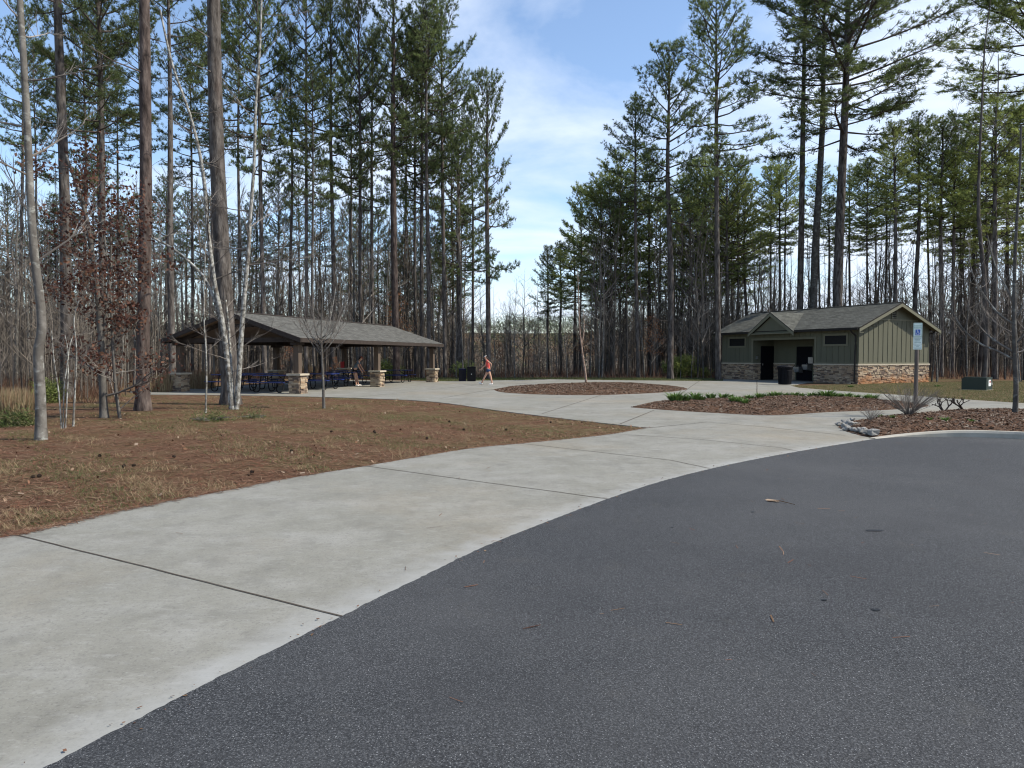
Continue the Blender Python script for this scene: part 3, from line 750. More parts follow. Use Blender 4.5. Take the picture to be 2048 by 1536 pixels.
# louvred vents on the gable
for y in (1.35, 3.03, 4.75):
    z0 = 3.84 if y == 3.03 else 3.40
    hh = .46 if y == 3.03 else .25
    m = MB()
    for e in (-.24, .20): m.box(.001, .05, y + e, y + e + .04, z0 - .04, z0 + hh + .04)
    m.box(.001, .05, y - .20, y + .20, z0 - .04, z0 - .001); m.box(.001, .05, y - .20, y + .20, z0 + hh + .001, z0 + hh + .04)
    v_ = m.build('gable_vent', M['trim'], rb)
    m = MB(); m.box(.002, .008, y - .2, y + .2, z0, z0 + hh); m.build('vent_opening', M['door'], v_)
    m = MB()
    for k in range(4): z = z0 + .04 + k * hh / 4.4; m.obox((.008, y - .2, z + .03), (.03, 0, -.03), (0, .4, 0), (0, 0, .02))
    m.build('louvre', M['trim'], v_)
# windows
for x0, x1 in ((-10.22, -8.79), (-2.25, -.78)):
    z0, z1 = 2.33, 2.83
    m = MB()
    for b_ in ((x0 - .12, x1 + .12, z1 + .001, z1 + .12), (x0 - .12, x1 + .12, z0 - .12, z0 - .001)): m.box(b_[0], b_[1], -.045, -.0225, b_[2], b_[3])
    m.box(x0 - .12, x0 - .001, -.045, -.0225, z0, z1); m.box(x1 + .001, x1 + .12, -.045, -.0225, z0, z1)
    w = m.build('window', M['trim'], rb)
    m = MB(); m.box(x0 + .05, x1 - .05, -.027, -.0225, z0 + .05, z1 - .05); m.build('window_pane', M['glass'], w)
    m = MB(); m.box(x0, x1, -.04, -.0225, z0, z0 + .05); m.box(x0, x1, -.04, -.0225, z1 - .05, z1); m.box(x0, x0 + .07, -.04, -.0225, z0 + .05, z1 - .05); m.box(x1 - .05, x1, -.04, -.0225, z0 + .05, z1 - .05)
    m.build('window_frame', M['black'], w)
# entry: door on the left side wall of the recess, black panel painting the niche's shade and fountains on the back wall
m = MB(); m.box(-8.04, -7.985, .69, 1.85, .03, 2.3); dr_ = m.build('door', M['door'], rb)
m = MB(); m.box(-7.984, -7.95, .80, .84, 1.0, 1.12); m.build('door_handle', M['steel'], dr_)
m = MB(); m.box(-8.039, -7.97, .25, .40, 1.42, 1.62); m.build('wall_sensor', M['steel'], rb)
m = MB(); m.box(-6.0, -4.7, 1.80, 1.869, .03, 2.25); m.build('niche_shade_panel', M['door'], rb)  # flat black panel, stands for the shade of the alcove behind the fountains
m = MB(); m.box(-6.1, -6.0, 1.78, 1.869, .03, 2.34); m.box(-4.7, -4.6, 1.78, 1.869, .03, 2.34); m.box(-6.0, -4.7, 1.78, 1.869, 2.251, 2.34); m.build('niche_frame', M['siding'], rb)
for k, (x, z) in enumerate(((-5.65, .82), (-4.95, .98))):
    m = MB(); m.box(x - .22, x + .22, 1.36, 1.78, z, z + .10); m.hexa([(x - .17, 1.42, z - .22), (x + .17, 1.42, z - .22), (x + .2, 1.78, z - .3), (x - .2, 1.78, z - .3), (x - .21, 1.37, z - .001), (x + .21, 1.37, z - .001), (x + .21, 1.78, z - .001), (x - .21, 1.78, z - .001)])
    f_ = m.build('drinking_fountain', M['steel'], rb)
    m = MB(); m.tube([(x + .1, 1.45, z + .1), (x + .1, 1.45, z + .15), (x + .05, 1.48, z + .17)], .012, 6); m.build('spout', M['steel'], f_)
m = MB(); m.box(-4.98, -4.62, 1.70, 1.779, 1.15, 1.55); m.build('fountain_back_panel', M['steel'], rb)
# roof
E0, RG = 3.25, 4.78; yo, xo = .48, .44
sl = (RG - E0) / (Dr / 2 + yo)
roof_part('roof_slope', [(-Lr - xo, -yo, E0), (xo, -yo, E0), (xo, Dr / 2, RG), (-Lr - xo, Dr / 2, RG)], .07, M['shingle2'], rb, M['gutter'])
roof_part('roof_slope', [(xo, Dr + yo, E0), (-Lr - xo, Dr + yo, E0), (-Lr - xo, Dr / 2, RG), (xo, Dr / 2, RG)], .07, M['shingle2'], rb, M['gutter'])
for x0 in (xo - .04, -Lr - xo):
    for yE in (-yo, Dr + yo):
        m = MB(); m.obox((x0 + .045 if x0 > 0 else x0 - .005, yE, E0 - .26), (-.04 if x0 > 0 else .04, 0, 0), (0, Dr / 2 - yE, RG - E0), (0, 0, .18))
        sgn = 1 if yE > 0 else -1
        m.box(x0, x0 + .045, min(yE, yE - sgn * .35) , max(yE, yE - sgn * .35), E0 - .30, E0 - .27)
        m.build('rake_board', M['trim'], rb)
# soffit under overhang
for x0, x1 in ((.002, xo - .045), (-Lr - xo + .045, -Lr - .002)):
    for yE in (-yo + .02, Dr + yo - .02):
        m = MB(); m.obox((x0, yE, E0 - .13), (x1 - x0, 0, 0), (0, Dr / 2 - yE, RG - E0), (0, 0, .03)); m.build('soffit', M['siding'], rb)
m = MB(); m.box(-Lr, 0, -yo + .03, -.03, E0 - .12, E0 - .09); m.build('soffit', M['siding'], rb)
m = MB(); m.box(-Lr - xo + .05, -7.95, -yo - .10, -yo - .002, E0 - .14, E0 - .02); m.box(-4.05, xo - .06, -yo - .10, -yo - .002, E0 - .14, E0 - .02); m.build('gutter', M['gutter'], rb)
m = MB(); m.tube(smooth_line([(-.12, -yo - .03, E0 - .12), (-.12, -yo + .05, E0 - .25), (-.12, -.14, E0 - .42), (-.12, -.09, E0 - .6), (-.12, -.09, 2.0), (-.12, -.12, 1.2), (-.12, -.13, .3), (-.12, -.16, .12), (-.12, -.35, .06)], 3), .045, 8); m.build('downspout', M['gutter'], rb)
m = MB(); m.tube(smooth_line([(-Lr + .02, -yo - .03, E0 - .12), (-Lr + .02, -yo + .05, E0 - .25), (-Lr - .02, -.14, E0 - .42), (-Lr - .02, -.12, E0 - .6), (-Lr - .02, -.12, 1.2), (-Lr - .02, -.12, .1)], 3), .045, 8); m.build('downspout', M['gutter'], rb)
m = MB(); m.tube(smooth_line([(.05, Dr + yo, E0 - .1), (.05, Dr + .25, E0 - .25), (-.1, Dr + .09, E0 - .5), (-.1, Dr + .09, .1)], 3), .045, 8); m.build('downspout', M['gutter'], rb)
m = MB(); m.obox((-Lr - xo, Dr / 2 - .12, RG - .035), (Lr + 2 * xo, 0, 0), (0, .12, .05), (0, 0, .015)); m.obox((-Lr - xo, Dr / 2, RG + .015), (Lr + 2 * xo, 0, 0), (0, .12, -.05), (0, 0, .015)); m.build('ridge_cap', M['shingle2'], rb)
m = MB(); m.lathe([(.05, 0), (.05, .22), (.001, .23)], 10, (-5.2, 3.0, RG - .12)); m.build('roof_pipe', M['gutter'], rb)
# entry gable
gx, gz_, gl, gr_, ge_ = -6.0, 4.44, -7.9, -4.1, 3.16
yf = -.62
for xe in (gl, gr_):
    tri = [(xe, yf, ge_), (xe, -yo + .02, ge_ + .02), (gx, (gz_ - E0) / sl - yo + .06, gz_ + .03), (gx, yf, gz_)]
    if xe == gr_: tri = [tri[1], tri[0], tri[3], tri[2]][::-1]
    roof_part('entry_gable_roof', tri, .06, M['shingle2'], rb, M['gutter'])
    m = MB(); m.obox((xe, yf - .03, ge_ - .26), (gx - xe, 0, gz_ - ge_), (0, .045, 0), (0, 0, .20))
    sg = 1 if xe == gl else -1
    m.box(min(xe, xe + sg * .28), max(xe, xe + sg * .28), yf - .03, yf + .012, ge_ - .27, ge_ - .262)
    m.build('gable_board', M['trim'], rb)
m = MB(); m.ngon([(gl + .3, yf + .16, ge_ - .05), (gr_ - .3, yf + .16, ge_ - .05), (gx, yf + .16, gz_ - .22)]); m.box(gl + .3, gr_ - .3, yf + .16, -.03, ge_ - .10, ge_ - .06); m.build('gable_panel', M['siding'], rb)
m = MB(); m.box(gl + .25, gr_ - .25, yf + .02, yf + .15, ge_ - .12, ge_ - .055); m.build('gable_board', M['trim'], rb)

# ------------------------------------------------------------------ bins
def barrel_bin():
    c = G(1569.5, 770.5); t = thing('trash_can', 'black slatted round trash can with flared lid outside the restroom', 'trash can', (c[0], c[1], .022))
    m = MB(); m.lathe([(.001, .03), (.30, .03), (.31, .08), (.33, .95), (.33, .96), (.001, .96)], 28); m.build('liner', M['black'], t)
    m = MB()
    for k in range(30):
        a = k * 2 * math.pi / 30; ca, sa = math.cos(a), math.sin(a); u = np.array([-sa, ca, 0]) * .022; n = np.array([ca, sa, 0])
        P = [(.325, .04), (.355, .5), (.36, .80), (.405, .98)]
        for (r0, z0), (r1, z1) in zip(P[:-1], P[1:]):
            A = n * r0 + [0, 0, z0]; B = n * r1 + [0, 0, z1]
            m.add([A - u, A + u, B + u, B - u, A - u + n * .012, A + u + n * .012, B + u + n * .012, B - u + n * .012], [(0, 3, 2, 1), (4, 5, 6, 7), (0, 1, 5, 4), (1, 2, 6, 5), (2, 3, 7, 6), (3, 0, 4, 7)])
    m.build('slats', M['bin'], t)
    m = MB()
    for z, r in ((.05, .34), (.80, .372)): m.tube([(r * math.cos(a), r * math.sin(a), z) for a in np.linspace(0, 2 * math.pi, 33)], .014, 6)
    m.build('hoop', M['bin'], t)
    m = MB(); m.lathe([(.42, .97), (.43, 1.0), (.41, 1.03), (.28, 1.08), (.2, 1.085), (.19, 1.02)], 28); m.build('lid', M['bin'], t, smooth=True)
barrel_bin()
def box_bin(px, py, w, h, lab, mt, rails):
    c = G(px, py); t = thing('recycling_bin' if rails else 'waste_bin', lab, 'bin', (c[0], c[1], .0), .05)
    m = MB(); m.box(-w / 2, w / 2, -w / 2, w / 2, .04, h); m.box(-w / 2 - .02, w / 2 + .02, -w / 2 - .02, w / 2 + .02, h + .001, h + .05); m.build('body', M[mt], t)
    m = MB()
    for k in range(9): x = -w / 2 + .03 + k * (w - .06) / 8; m.box(x - .015, x + .015, -w / 2 - .018, -w / 2 - .001, .08, h - .04)
    m.build('slats', M['black'], t)
    if rails:
        for x in (-.1, .08):
            m = MB(); m.tube([(x, 0, h + .05), (x, 0, h + .15), (x, 0, h + .16)], .02, 6); m.build('handle', M['black'], t)
    else:
        m = MB(); m.box(-.03, .03, -w / 2 - .03, -w / 2 - .019, .45, .50); m.build('latch', M['steel'], t)
box_bin(925, 763, .46, .78, 'navy slatted bin with two small handles, left one of the pair beyond the pavilion', 'navy', True)
box_bin(943, 763, .54, .90, 'taller black slatted bin, right one of the pair beyond the pavilion', 'bin', False)

# ------------------------------------------------------------------ transformer box, signs
def elec_box():
    c = G(1963, 781); t = thing('transformer_box', 'low dark green transformer box on the grass with white warning label', 'utility box', (c[0] + .1, c[1] + .5, 0), R(38))
    m = MB(); w, d, h = 1.05, .75, .62
    P = [(-w / 2, 0), (w / 2, 0), (w / 2, h * .86), (w / 2 - .1, h), (-w / 2, h)]
    A = [(-d / 2, x, z) for x, z in P]; B = [(d / 2, x, z) for x, z in P]
    m = MB(); m.ngon(A[::-1]); m.ngon(B)
    for i in range(5): m.ngon([A[i], A[(i + 1) % 5], B[(i + 1) % 5], B[i]])
    b_ = m.build('body', M['boxgreen'], t)
    m = MB(); m.box(-d / 2 - .06, d / 2 + .06, -w / 2 - .06, w / 2 + .06, -.02, .03); m.build('pad', M['curb'], t)
    m = MB(); m.box(-.12, .16, -w / 2 - .008, -w / 2 - .001, .2, .5); m.build('warning_label', M['white'], t)
    m = MB(); m.box(-.02, .12, -w / 2 - .012, -w / 2 - .009, .36, .46); m.build('warning_mark', M['cap_red'], t)
    m = MB(); m.box(.2, .26, -w / 2 - .05, -w / 2 - .001, .26, .36); m.build('padlock', M['steel'], t)
elec_box()

def text(s, size, loc, parent, m, name='lettering', ext=.001, rot=(math.pi / 2, 0, 0)):
    cu = bpy.data.curves.new(name, 'FONT'); cu.body = s; cu.size = size; cu.align_x = 'CENTER'; cu.align_y = 'CENTER'; cu.extrude = ext
    tmp = bpy.data.objects.new('tmp', cu); col.objects.link(tmp)
    dg = bpy.context.evaluated_depsgraph_get(); me = bpy.data.meshes.new_from_object(tmp.evaluated_get(dg))
    bpy.data.objects.remove(tmp); me.materials.clear(); me.materials.append(m)
    o = obj(name, me, parent); o.location = loc; o.rotation_euler = rot
    return o
def sign_post(px, py, lab, yaw, h=2.68, cls=True):
    c = G(px, py); t = thing('parking_sign', lab, 'sign', (c[0], c[1], .0), yaw)
    m = MB(); pts = [(0, 0, -.1), (.0, 0, .9), (.004, 0, 1.8), (0, 0, h - .62 if cls else h - .1)]; m.tube(pts, [.062, .06, .058, .055], 10, cap=True); m.build('post', M['woodpost'], t)
    W = .26
    def plate(z0, z1, nm):
        m = MB(); y0 = -.075
        A = []
        r = .02
        for cx, cz, a0 in ((W / 2 - r, z1 - r, 0), (-W / 2 + r, z1 - r, 90), (-W / 2 + r, z0 + r, 180), (W / 2 - r, z0 + r, 270)):
            for k in range(4): a = R(a0 + k * 30); A.append((cx + r * math.cos(a), y0, cz + r * math.sin(a)))
        B = [(x, y0 + .004, z) for x, y, z in A]; n = len(A)
        m.ngon(A[::1]); m.ngon(B[::-1])
        for i in range(n): m.ngon([A[i], B[i], B[(i + 1) % n], A[(i + 1) % n]])
        return m.build(nm, M['signface'], t)
    a_ = plate(h - .45, h, 'reserved_parking_plate')
    for x0, x1, z0, z1 in ((-W / 2 + .012, W / 2 - .012, h - .018, h - .012), (-W / 2 + .012, W / 2 - .012, h - .438, h - .432), (-W / 2 + .012, -W / 2 + .018, h - .432, h - .018), (W / 2 - .018, W / 2 - .012, h - .432, h - .018)):
        m = MB(); m.box(x0, x1, -.0785, -.0755, z0, z1); m.build('border_line', M['signgreen'], a_)
    text('RESERVED', .047, (0, -.078, h - .10), a_, M['signgreen']); text('PARKING', .052, (0, -.078, h - .165), a_, M['signgreen'])
    m = MB(); m.box(-.07, .07, -.0785, -.0755, h - .40, h - .215); sy = m.build('access_symbol', M['signblue'], a_)
    m = MB(); y = -.0805
    m.lathe([(.001, 0), (.013, 0), (.013, .002), (.001, .002)], 10, (0, 0, 0))
    mm_ = MB(); Mx = np.array([[1, 0, 0], [0, 0, -1], [0, 1, 0]], float); mm_.merge(m, Mx, (-.008, y + .001, h - .235))
    arc = [(-.008 + .038 * math.cos(a), y, h - .345 + .038 * math.sin(a)) for a in np.linspace(R(140), R(385), 16)]
    for a0, a1 in zip(arc[:-1], arc[1:]): mm_.tube([a0, a1], .0055, 5)
    for P in ([(-.008, y, h - .25), (-.006, y, h - .32)], [(-.006, y, h - .315), (.028, y, h - .315)], [(.028, y, h - .315), (.042, y, h - .365)], [(.042, y, h - .365), (.056, y, h - .360)], [(-.006, y, h - .28), (.022, y, h - .28)]):
        mm_.tube(P, .006, 5)
    mm_.build('wheelchair_figure', M['white'], sy)
    b_ = plate(h - .68, h - .455, 'notice_plate'); c_ = plate(h - .855, h - .685, 'notice_plate')
    for z, w_ in ((h - .49, .20), (h - .535, .17), (h - .58, .13), (h - .63, .18)):
        m = MB()
        x = -w_ / 2
        while x < w_ / 2 - .015: l_ = random.uniform(.012, .03); m.box(x, min(x + l_, w_ / 2), -.0785, -.0755, z - .012, z + .012); x += l_ + .007
        m.build('printed_line', M['signgrey'], b_)
    for z, w_ in ((h - .72, .17), (h - .76, .08), (h - .81, .19)):
        m = MB(); x = -w_ / 2
        while x < w_ / 2 - .015: l_ = random.uniform(.012, .03); m.box(x, min(x + l_, w_ / 2), -.0785, -.0755, z - .009, z + .009); x += l_ + .007
        m.build('printed_line', M['signgrey'], c_)
sign_post(1831, 812, 'reserved parking sign with blue wheelchair symbol on a weathered round post', R(-14))
sign_post(2054, 806, 'second parking sign cut off by the right edge of the photo', R(-20), h=2.55)

# ------------------------------------------------------------------ rocks at the tip of the island bed
def rock_mesh(seed):
    r = random.Random(seed); m = MB(); k, n = 10, 7
    ph = [r.uniform(0, 6) for _ in range(6)]; V = []
    for i in range(n):
        t = math.pi * i / (n - 1)
        for j in range(k):
            a = 2 * math.pi * j / k
            d = np.array([math.sin(t) * math.cos(a), math.sin(t) * math.sin(a), math.cos(t)])
            q = 1 + .22 * math.sin(3 * d[0] * 1.3 + ph[0]) * math.cos(2.5 * d[1] + ph[1]) + .18 * math.sin(4 * d[2] + ph[2] + 3 * d[0])
            q = q * (1 - .25 * max(0, d @ np.array([math.cos(ph[3]), math.sin(ph[3]), .4]) - .55))
            V.append(d * q)
    i = np.arange(n - 1)[:, None] * k; j = np.arange(k)[None, :]
    m.add(V, np.stack([i + j, i + k + j, i + k + (j + 1) % k, i + (j + 1) % k], -1).reshape(-1, 4), .5)
    return m.mesh('rock', M['rock'])
rocks = [rock_mesh(s) for s in range(5)]
rk = [(1680, 854, .11), (1689, 851, .12), (1697, 847, .10), (1706, 844, .08), (1691, 859, .12), (1700, 856, .17), (1697, 864, .13), (1709, 866, .13), (1717, 855, .11), (1718, 868, .11), (1727, 870, .16), (1737, 873, .11), (1748, 875, .19), (1710, 842, .06), (1688, 856, .09)]
rl = ['small pale rock at the outer point of the kerbed bed', 'grey rock second from the point of the kerbed bed', 'low rock behind the largest flat rock of the bed edging', 'small rock at the back end of the rock row',
      'pale rock in front of the flat rock near the bed tip', 'flat broad whitish rock lying near the tip of the kerbed bed', 'whitish rock below the flat broad one in the bed edging', 'grey rock in the middle of the front rock row',
      'lone low rock set back on the mulch inside the rock row', 'pale rock left of the tall white one in the front row', 'white angular rock standing third from the kerb end', 'small white rock beside the big end rock',
      'biggest grey boulder at the kerb end of the rock row', 'tiny rock last at the back of the bed tip', 'small dark sided rock tucked between the two tip rocks']
for i, (px, py, s) in enumerate(rk):
    c = G(px, py); o = obj('rock', rocks[i % 5], label=rl[i], cat='rock', group='rocks edging the kerbed mulch bed')
    o.location = (c[0], c[1] + .05, .02 + s * .42); s *= .62; o.scale = (s * random.uniform(1.0, 1.45), s, s * random.uniform(.6, .85)); o.rotation_euler = (random.uniform(-.2, .2), random.uniform(-.2, .2), random.uniform(0, 6))

# ------------------------------------------------------------------ low plants
def blades(mb, c, n, r, h, w, spread=.5, curve=.5, rn=None):
    for k in range(n):
        a = random.uniform(0, 2 * math.pi); rr = r * math.sqrt(random.random())
        p = np.array([c[0] + math.cos(a) * rr * .5, c[1] + math.sin(a) * rr * .5, c[2]]); d = np.array([math.cos(a), math.sin(a), 0])
        hh = h * random.uniform(.6, 1.1); s = spread * random.uniform(.3, 1.2)
        p1 = p + d * hh * s * .4 + [0, 0, hh * .6]; p2 = p + d * hh * s + [0, 0, hh * random.uniform(1 - curve, 1)]
        t = np.array([-d[1], d[0], 0]) * w / 2
        q = random.uniform(0, .999) if rn is None else rn
        mb.add([p - t, p + t, p1 + t, p1 - t], [(0, 1, 2, 3)], q); mb.add([p1 - t, p1 + t, p2], [(0, 1, 2)], q)
ORD = 'first second third fourth fifth sixth seventh eighth ninth tenth eleventh twelfth thirteenth fourteenth fifteenth sixteenth seventeenth eighteenth nineteenth twentieth'.split() + ['twenty-' + q for q in 'first second third fourth fifth sixth seventh eighth ninth'.split()] + ['thirtieth'] + ['thirty-' + q for q in 'first second third fourth fifth sixth seventh eighth ninth'.split()] + ['fortieth'] + ['forty-' + q for q in 'first second third fourth fifth sixth seventh eighth ninth'.split()]
lilies = []
for k in range(4):
    m = MB(); blades(m, (0, 0, 0), 60, .22, .26, .03, .75, .35); lilies.append(m.mesh('green_plant', M['lily']))
lp = [(1352, 809), (1362, 808), (1372, 808), (1391, 806), (1404, 806), (1422, 803), (1447, 802), (1463, 802), (1468, 809), (1480, 812), (1492, 814), (1500, 803), (1520, 802), (1532, 798), (1545, 797), (1556, 797), (1574, 797), (1590, 797), (1604, 797), (1624, 797), (1641, 797), (1654, 798), (1667, 799), (1680, 799), (1697, 800), (1713, 800), (1737, 801), (1744, 801)]
for i, (px, py) in enumerate(lp):
    c = G(px, py); z = leaf_z(c[:2])
    o = obj('green_plant', lilies[i % 4], label=f'{ORD[i]} from the left of the green lily clumps in the curved mulch bed', cat='plant', group='green lily clumps in the curved mulch bed')
    o.location = (c[0], c[1] + .05, z); s = random.uniform(.6, 1.05) * (1.15 if 1640 < px or px < 1400 else .8); s *= 1.25; o.scale = (s * 1.35, s * 1.2, s * .85); o.rotation_euler = (0, 0, random.uniform(0, 6))
for i, (px, py, s, lab) in enumerate([(1761, 842, .55, 'small green clump left of the wispy bare bush'), (1785, 851, .45, 'small green clump in front of the wispy bare bush'), (1859, 857, .42, 'left one of three green tufts behind the kerb'), (1891, 857, .62, 'bushiest, middle one of three green tufts behind the kerb'), (1944, 861, .45, 'right one of three green tufts behind the kerb, under a pale leaf')]):
    c = G(px, py); o = obj('green_plant', lilies[i % 4], label=lab, cat='plant'); o.location = (c[0], c[1], isl_z(c[:2]) - .01); o.scale = (s, s, s * .8); o.rotation_euler = (0, 0, i)
for px, py, s, lab in [(1702, 775, .8, 'green weed tuft on the grass at the restroom corner'), (1875, 774, .8, 'green weed tuft on the grass between restroom and transformer box')]:
    c = G(px, py); o = obj('green_plant', lilies[1], label=lab, cat='plant'); o.location = (c[0], c[1], .0); o.scale = (s * 1.4, s * 1.4, s * .7)

# wispy bare bush
def wispy(px, py, n, H_, sp, lab, mk='twig', nm='bare_bush', zf=None, w=.006):
    c = G(px, py); z = zf(c[:2]) if zf else 0
    m = MB()
    for k in range(n):
        a = random.uniform(0, 2 * math.pi); s = sp * math.sqrt(random.random()); h = H_ * random.uniform(.6, 1.05) * (1 - .3 * s / sp)
        d = np.array([math.cos(a), math.sin(a), 0])
        P = [d * .08 * random.random(), d * s * .35 + [0, 0, h * .35], d * s * .75 + [0, 0, h * .75], d * s + [random.uniform(-.05, .05), random.uniform(-.05, .05), h]]
        P = np.array(P); m.tube(P, [w, w * .8, w * .6, w * .35], 3)
        for q in range(3):
            b = P[1] + (P[3] - P[1]) * random.uniform(.1, .9); e = b + np.array([random.uniform(-.16, .16), random.uniform(-.16, .16), random.uniform(.06, .22)]) * H_
            m.tube([b, (b + e) / 2 + [0, 0, -.01], e], [w * .45, w * .4, w * .25], 3)
    o = m.build(nm, M[mk], label=lab, cat='bush'); o.location = (c[0], c[1], z)
    return o
wispy(1817, 842, 130, .85, .85, 'wispy leafless grey bush in the kerbed bed left of the sign post', zf=isl_z, w=.0045)
wispy(1742, 851, 45, .35, .35, 'small leafless reddish tuft behind the row of pale rocks', zf=isl_z, w=.004)
def stubby(px, py, lab, seed):
    random.seed(seed); c = G(px, py); z = isl_z(c[:2]); m = MB()
    def br(p, d, l, r, dep):
        d = d / np.linalg.norm(d); e = p + d * l; m.tube([p, (p + e) / 2 + np.random.default_rng(seed + dep).normal(0, l * .06, 3), e], [r, r * .85, r * .6], 5)
        if dep > 0:
            for k in range(random.choice([2, 3])): br(e, d + np.array([random.uniform(-1, 1), random.uniform(-1, 1), random.uniform(-.2, .7)]), l * random.uniform(.5, .85), r * .65, dep - 1)
    for k in range(3): br(np.array([0, 0, 0.]), np.array([random.uniform(-.8, .8), random.uniform(-.8, .8), .7]), .17, .028, 3)
    o = m.build('pruned_shrub', M['twig_dark'], label=lab, cat='shrub'); o.location = (c[0], c[1], z)
stubby(1888, 833, 'dark hard pruned leafless shrub stump, left one of two behind the kerb', 3)
stubby(1925, 831, 'dark sprawling pruned shrub, right one of two, near the young tree', 8)
random.seed(11)

# ------------------------------------------------------------------ pine trees
def pine_crown(seed, limbs, sub, ndl, open_=0.0, H_=12.0, R_=3.2, upright=.5, nw=.040, nl=.23):
    r = random.Random(seed); g = np.random.default_rng(seed); W = MB(); T = []; D = []
    lobes = [(r.uniform(0, 6.28), r.uniform(.1, .9), r.uniform(.6, 1.25)) for _ in range(9)]
    for i in range(limbs):
        t = (i + r.random()) / limbs; z = t * H_ * .93
        q = (t - .38) / (.64 if t > .38 else .60); prof = max(0.0, 1 - q * q) ** .5
        az = i * 2.399 + r.uniform(-.7, .7)
        lb = 1.0
        for la, lt_, lw in lobes:
            da = (az - la + math.pi) % (2 * math.pi) - math.pi
            lb += (lw - 1) * math.exp(-(da / .8) ** 2 - ((t - lt_) / .14) ** 2)
        rad = (R_ * max(prof, .2) * lb * r.uniform(.62, 1.12))
        if t < .42 and r.random() < open_: continue
        el = R(-8 + 60 * t ** 1.1 * (.6 + upright) + r.uniform(-12, 12))
        d = np.array([math.cos(az) * math.cos(el), math.sin(az) * math.cos(el), math.sin(el)])
        p0 = np.array([0, 0, z]); side = np.array([-math.sin(az), math.cos(az), 0])
        bend = r.uniform(.08, .24) * rad; sw = r.uniform(-.2, .2) * rad
        P = np.array([p0, p0 + d * rad * .35 + side * sw * .5, p0 + d * rad * .7 + side * sw + [0, 0, bend * .35], p0 + d * rad + side * sw + [0, 0, bend]])
        P[:, 2] = np.minimum(P[:, 2], H_ * (1 - .035 * np.linalg.norm(P[:, :2], axis=1) ** 1.6 / 1.0))
        w0 = .020 + .012 * rad; W.tube(P, [w0, w0 * .75, w0 * .5, .008], 4, rnd=r.random())
        nb = max(3, int(sub * (.3 + rad / R_)))
        for k in range(nb):
            f = .28 + .72 * ((k + r.random()) / nb) ** .8; x = f * 3; i0 = min(int(x), 2); b = P[i0] + (P[i0 + 1] - P[i0]) * (x - i0)
            sgn = 1 if k % 2 else -1
            bd = d * r.uniform(.3, .9) + side * sgn * r.uniform(.35, 1) + np.array([0, 0, r.uniform(-.1, .7)]); bd /= np.linalg.norm(bd)
            bl = rad * r.uniform(.16, .34) * (1.3 - f * .6) + .15
            e = b + bd * bl; W.tube([b, (b + e) / 2 + [0, 0, -.02], e], [.012, .009, .005], 3, rnd=r.random())
            cl = [1.0] + [q for q in (.72, .42) if bl > .32 * (2 - q)]
            for q in cl: T.append(b + bd * bl * q + g.normal(0, .05, 3)); D.append(bd + np.array([0, 0, .45]))
        T.append(P[-1]); D.append(d + np.array([0, 0, .6]))
    for k in range(26): T.append(np.array([0, 0, H_ - .09 * k]) + g.normal(0, .10 + .012 * k, 3) * [1, 1, .5]); D.append(np.array([0, 0, 1.]))
    T = np.array(T); D = np.array(D); D /= np.linalg.norm(D, axis=1, keepdims=True); n = len(T)
    rn = g.uniform(0, 1, n); sz = g.uniform(.7, 1.25, n)
    C = np.repeat(T, ndl, 0); B = np.repeat(D, ndl, 0); rn = np.repeat(rn, ndl); sz = np.repeat(sz, ndl)
    v = B * .7 + g.normal(0, .55, C.shape); v /= np.linalg.norm(v, axis=1, keepdims=True)
    ln = nl * sz * g.uniform(.75, 1.15, len(C)); s = np.cross(v, g.normal(0, 1, C.shape)); s /= np.linalg.norm(s, axis=1, keepdims=True)
    C = C + g.normal(0, .035, C.shape); w = nw * g.uniform(.7, 1.2, len(C))[:, None] / 2
    V = np.stack([C - s * w, C + s * w, C + v * ln[:, None]], 1).reshape(-1, 3)
    Nd = MB(); Nd.add(V, np.arange(len(V)).reshape(-1, 3), rn + g.uniform(-.12, .12, len(rn)))
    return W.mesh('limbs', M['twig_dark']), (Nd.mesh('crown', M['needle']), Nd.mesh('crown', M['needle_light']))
CR = {'dense': [pine_crown(100 + s, 52, 12, 14) for s in range(4)],
      'open': [pine_crown(200 + s, 52, 12, 13, .4, upright=.6) for s in range(3)],
      'wide': [pine_crown(300 + s, 64, 20, 15, .15, upright=1.0, nl=.2, nw=.032) for s in range(2)],
      'young': [pine_crown(400 + s, 60, 10, 13, 0, upright=.6) for s in range(3)]}
def trunk_mb(P, r, k=10, sub=3, jit=.0):
    P = smooth_line(P, sub); n = len(P); rr = np.interp(np.linspace(0, 1, n), np.linspace(0, 1, len(r)), r)
    m = MB(); m.tube(P, rr, k); return m
pine_n = [0]
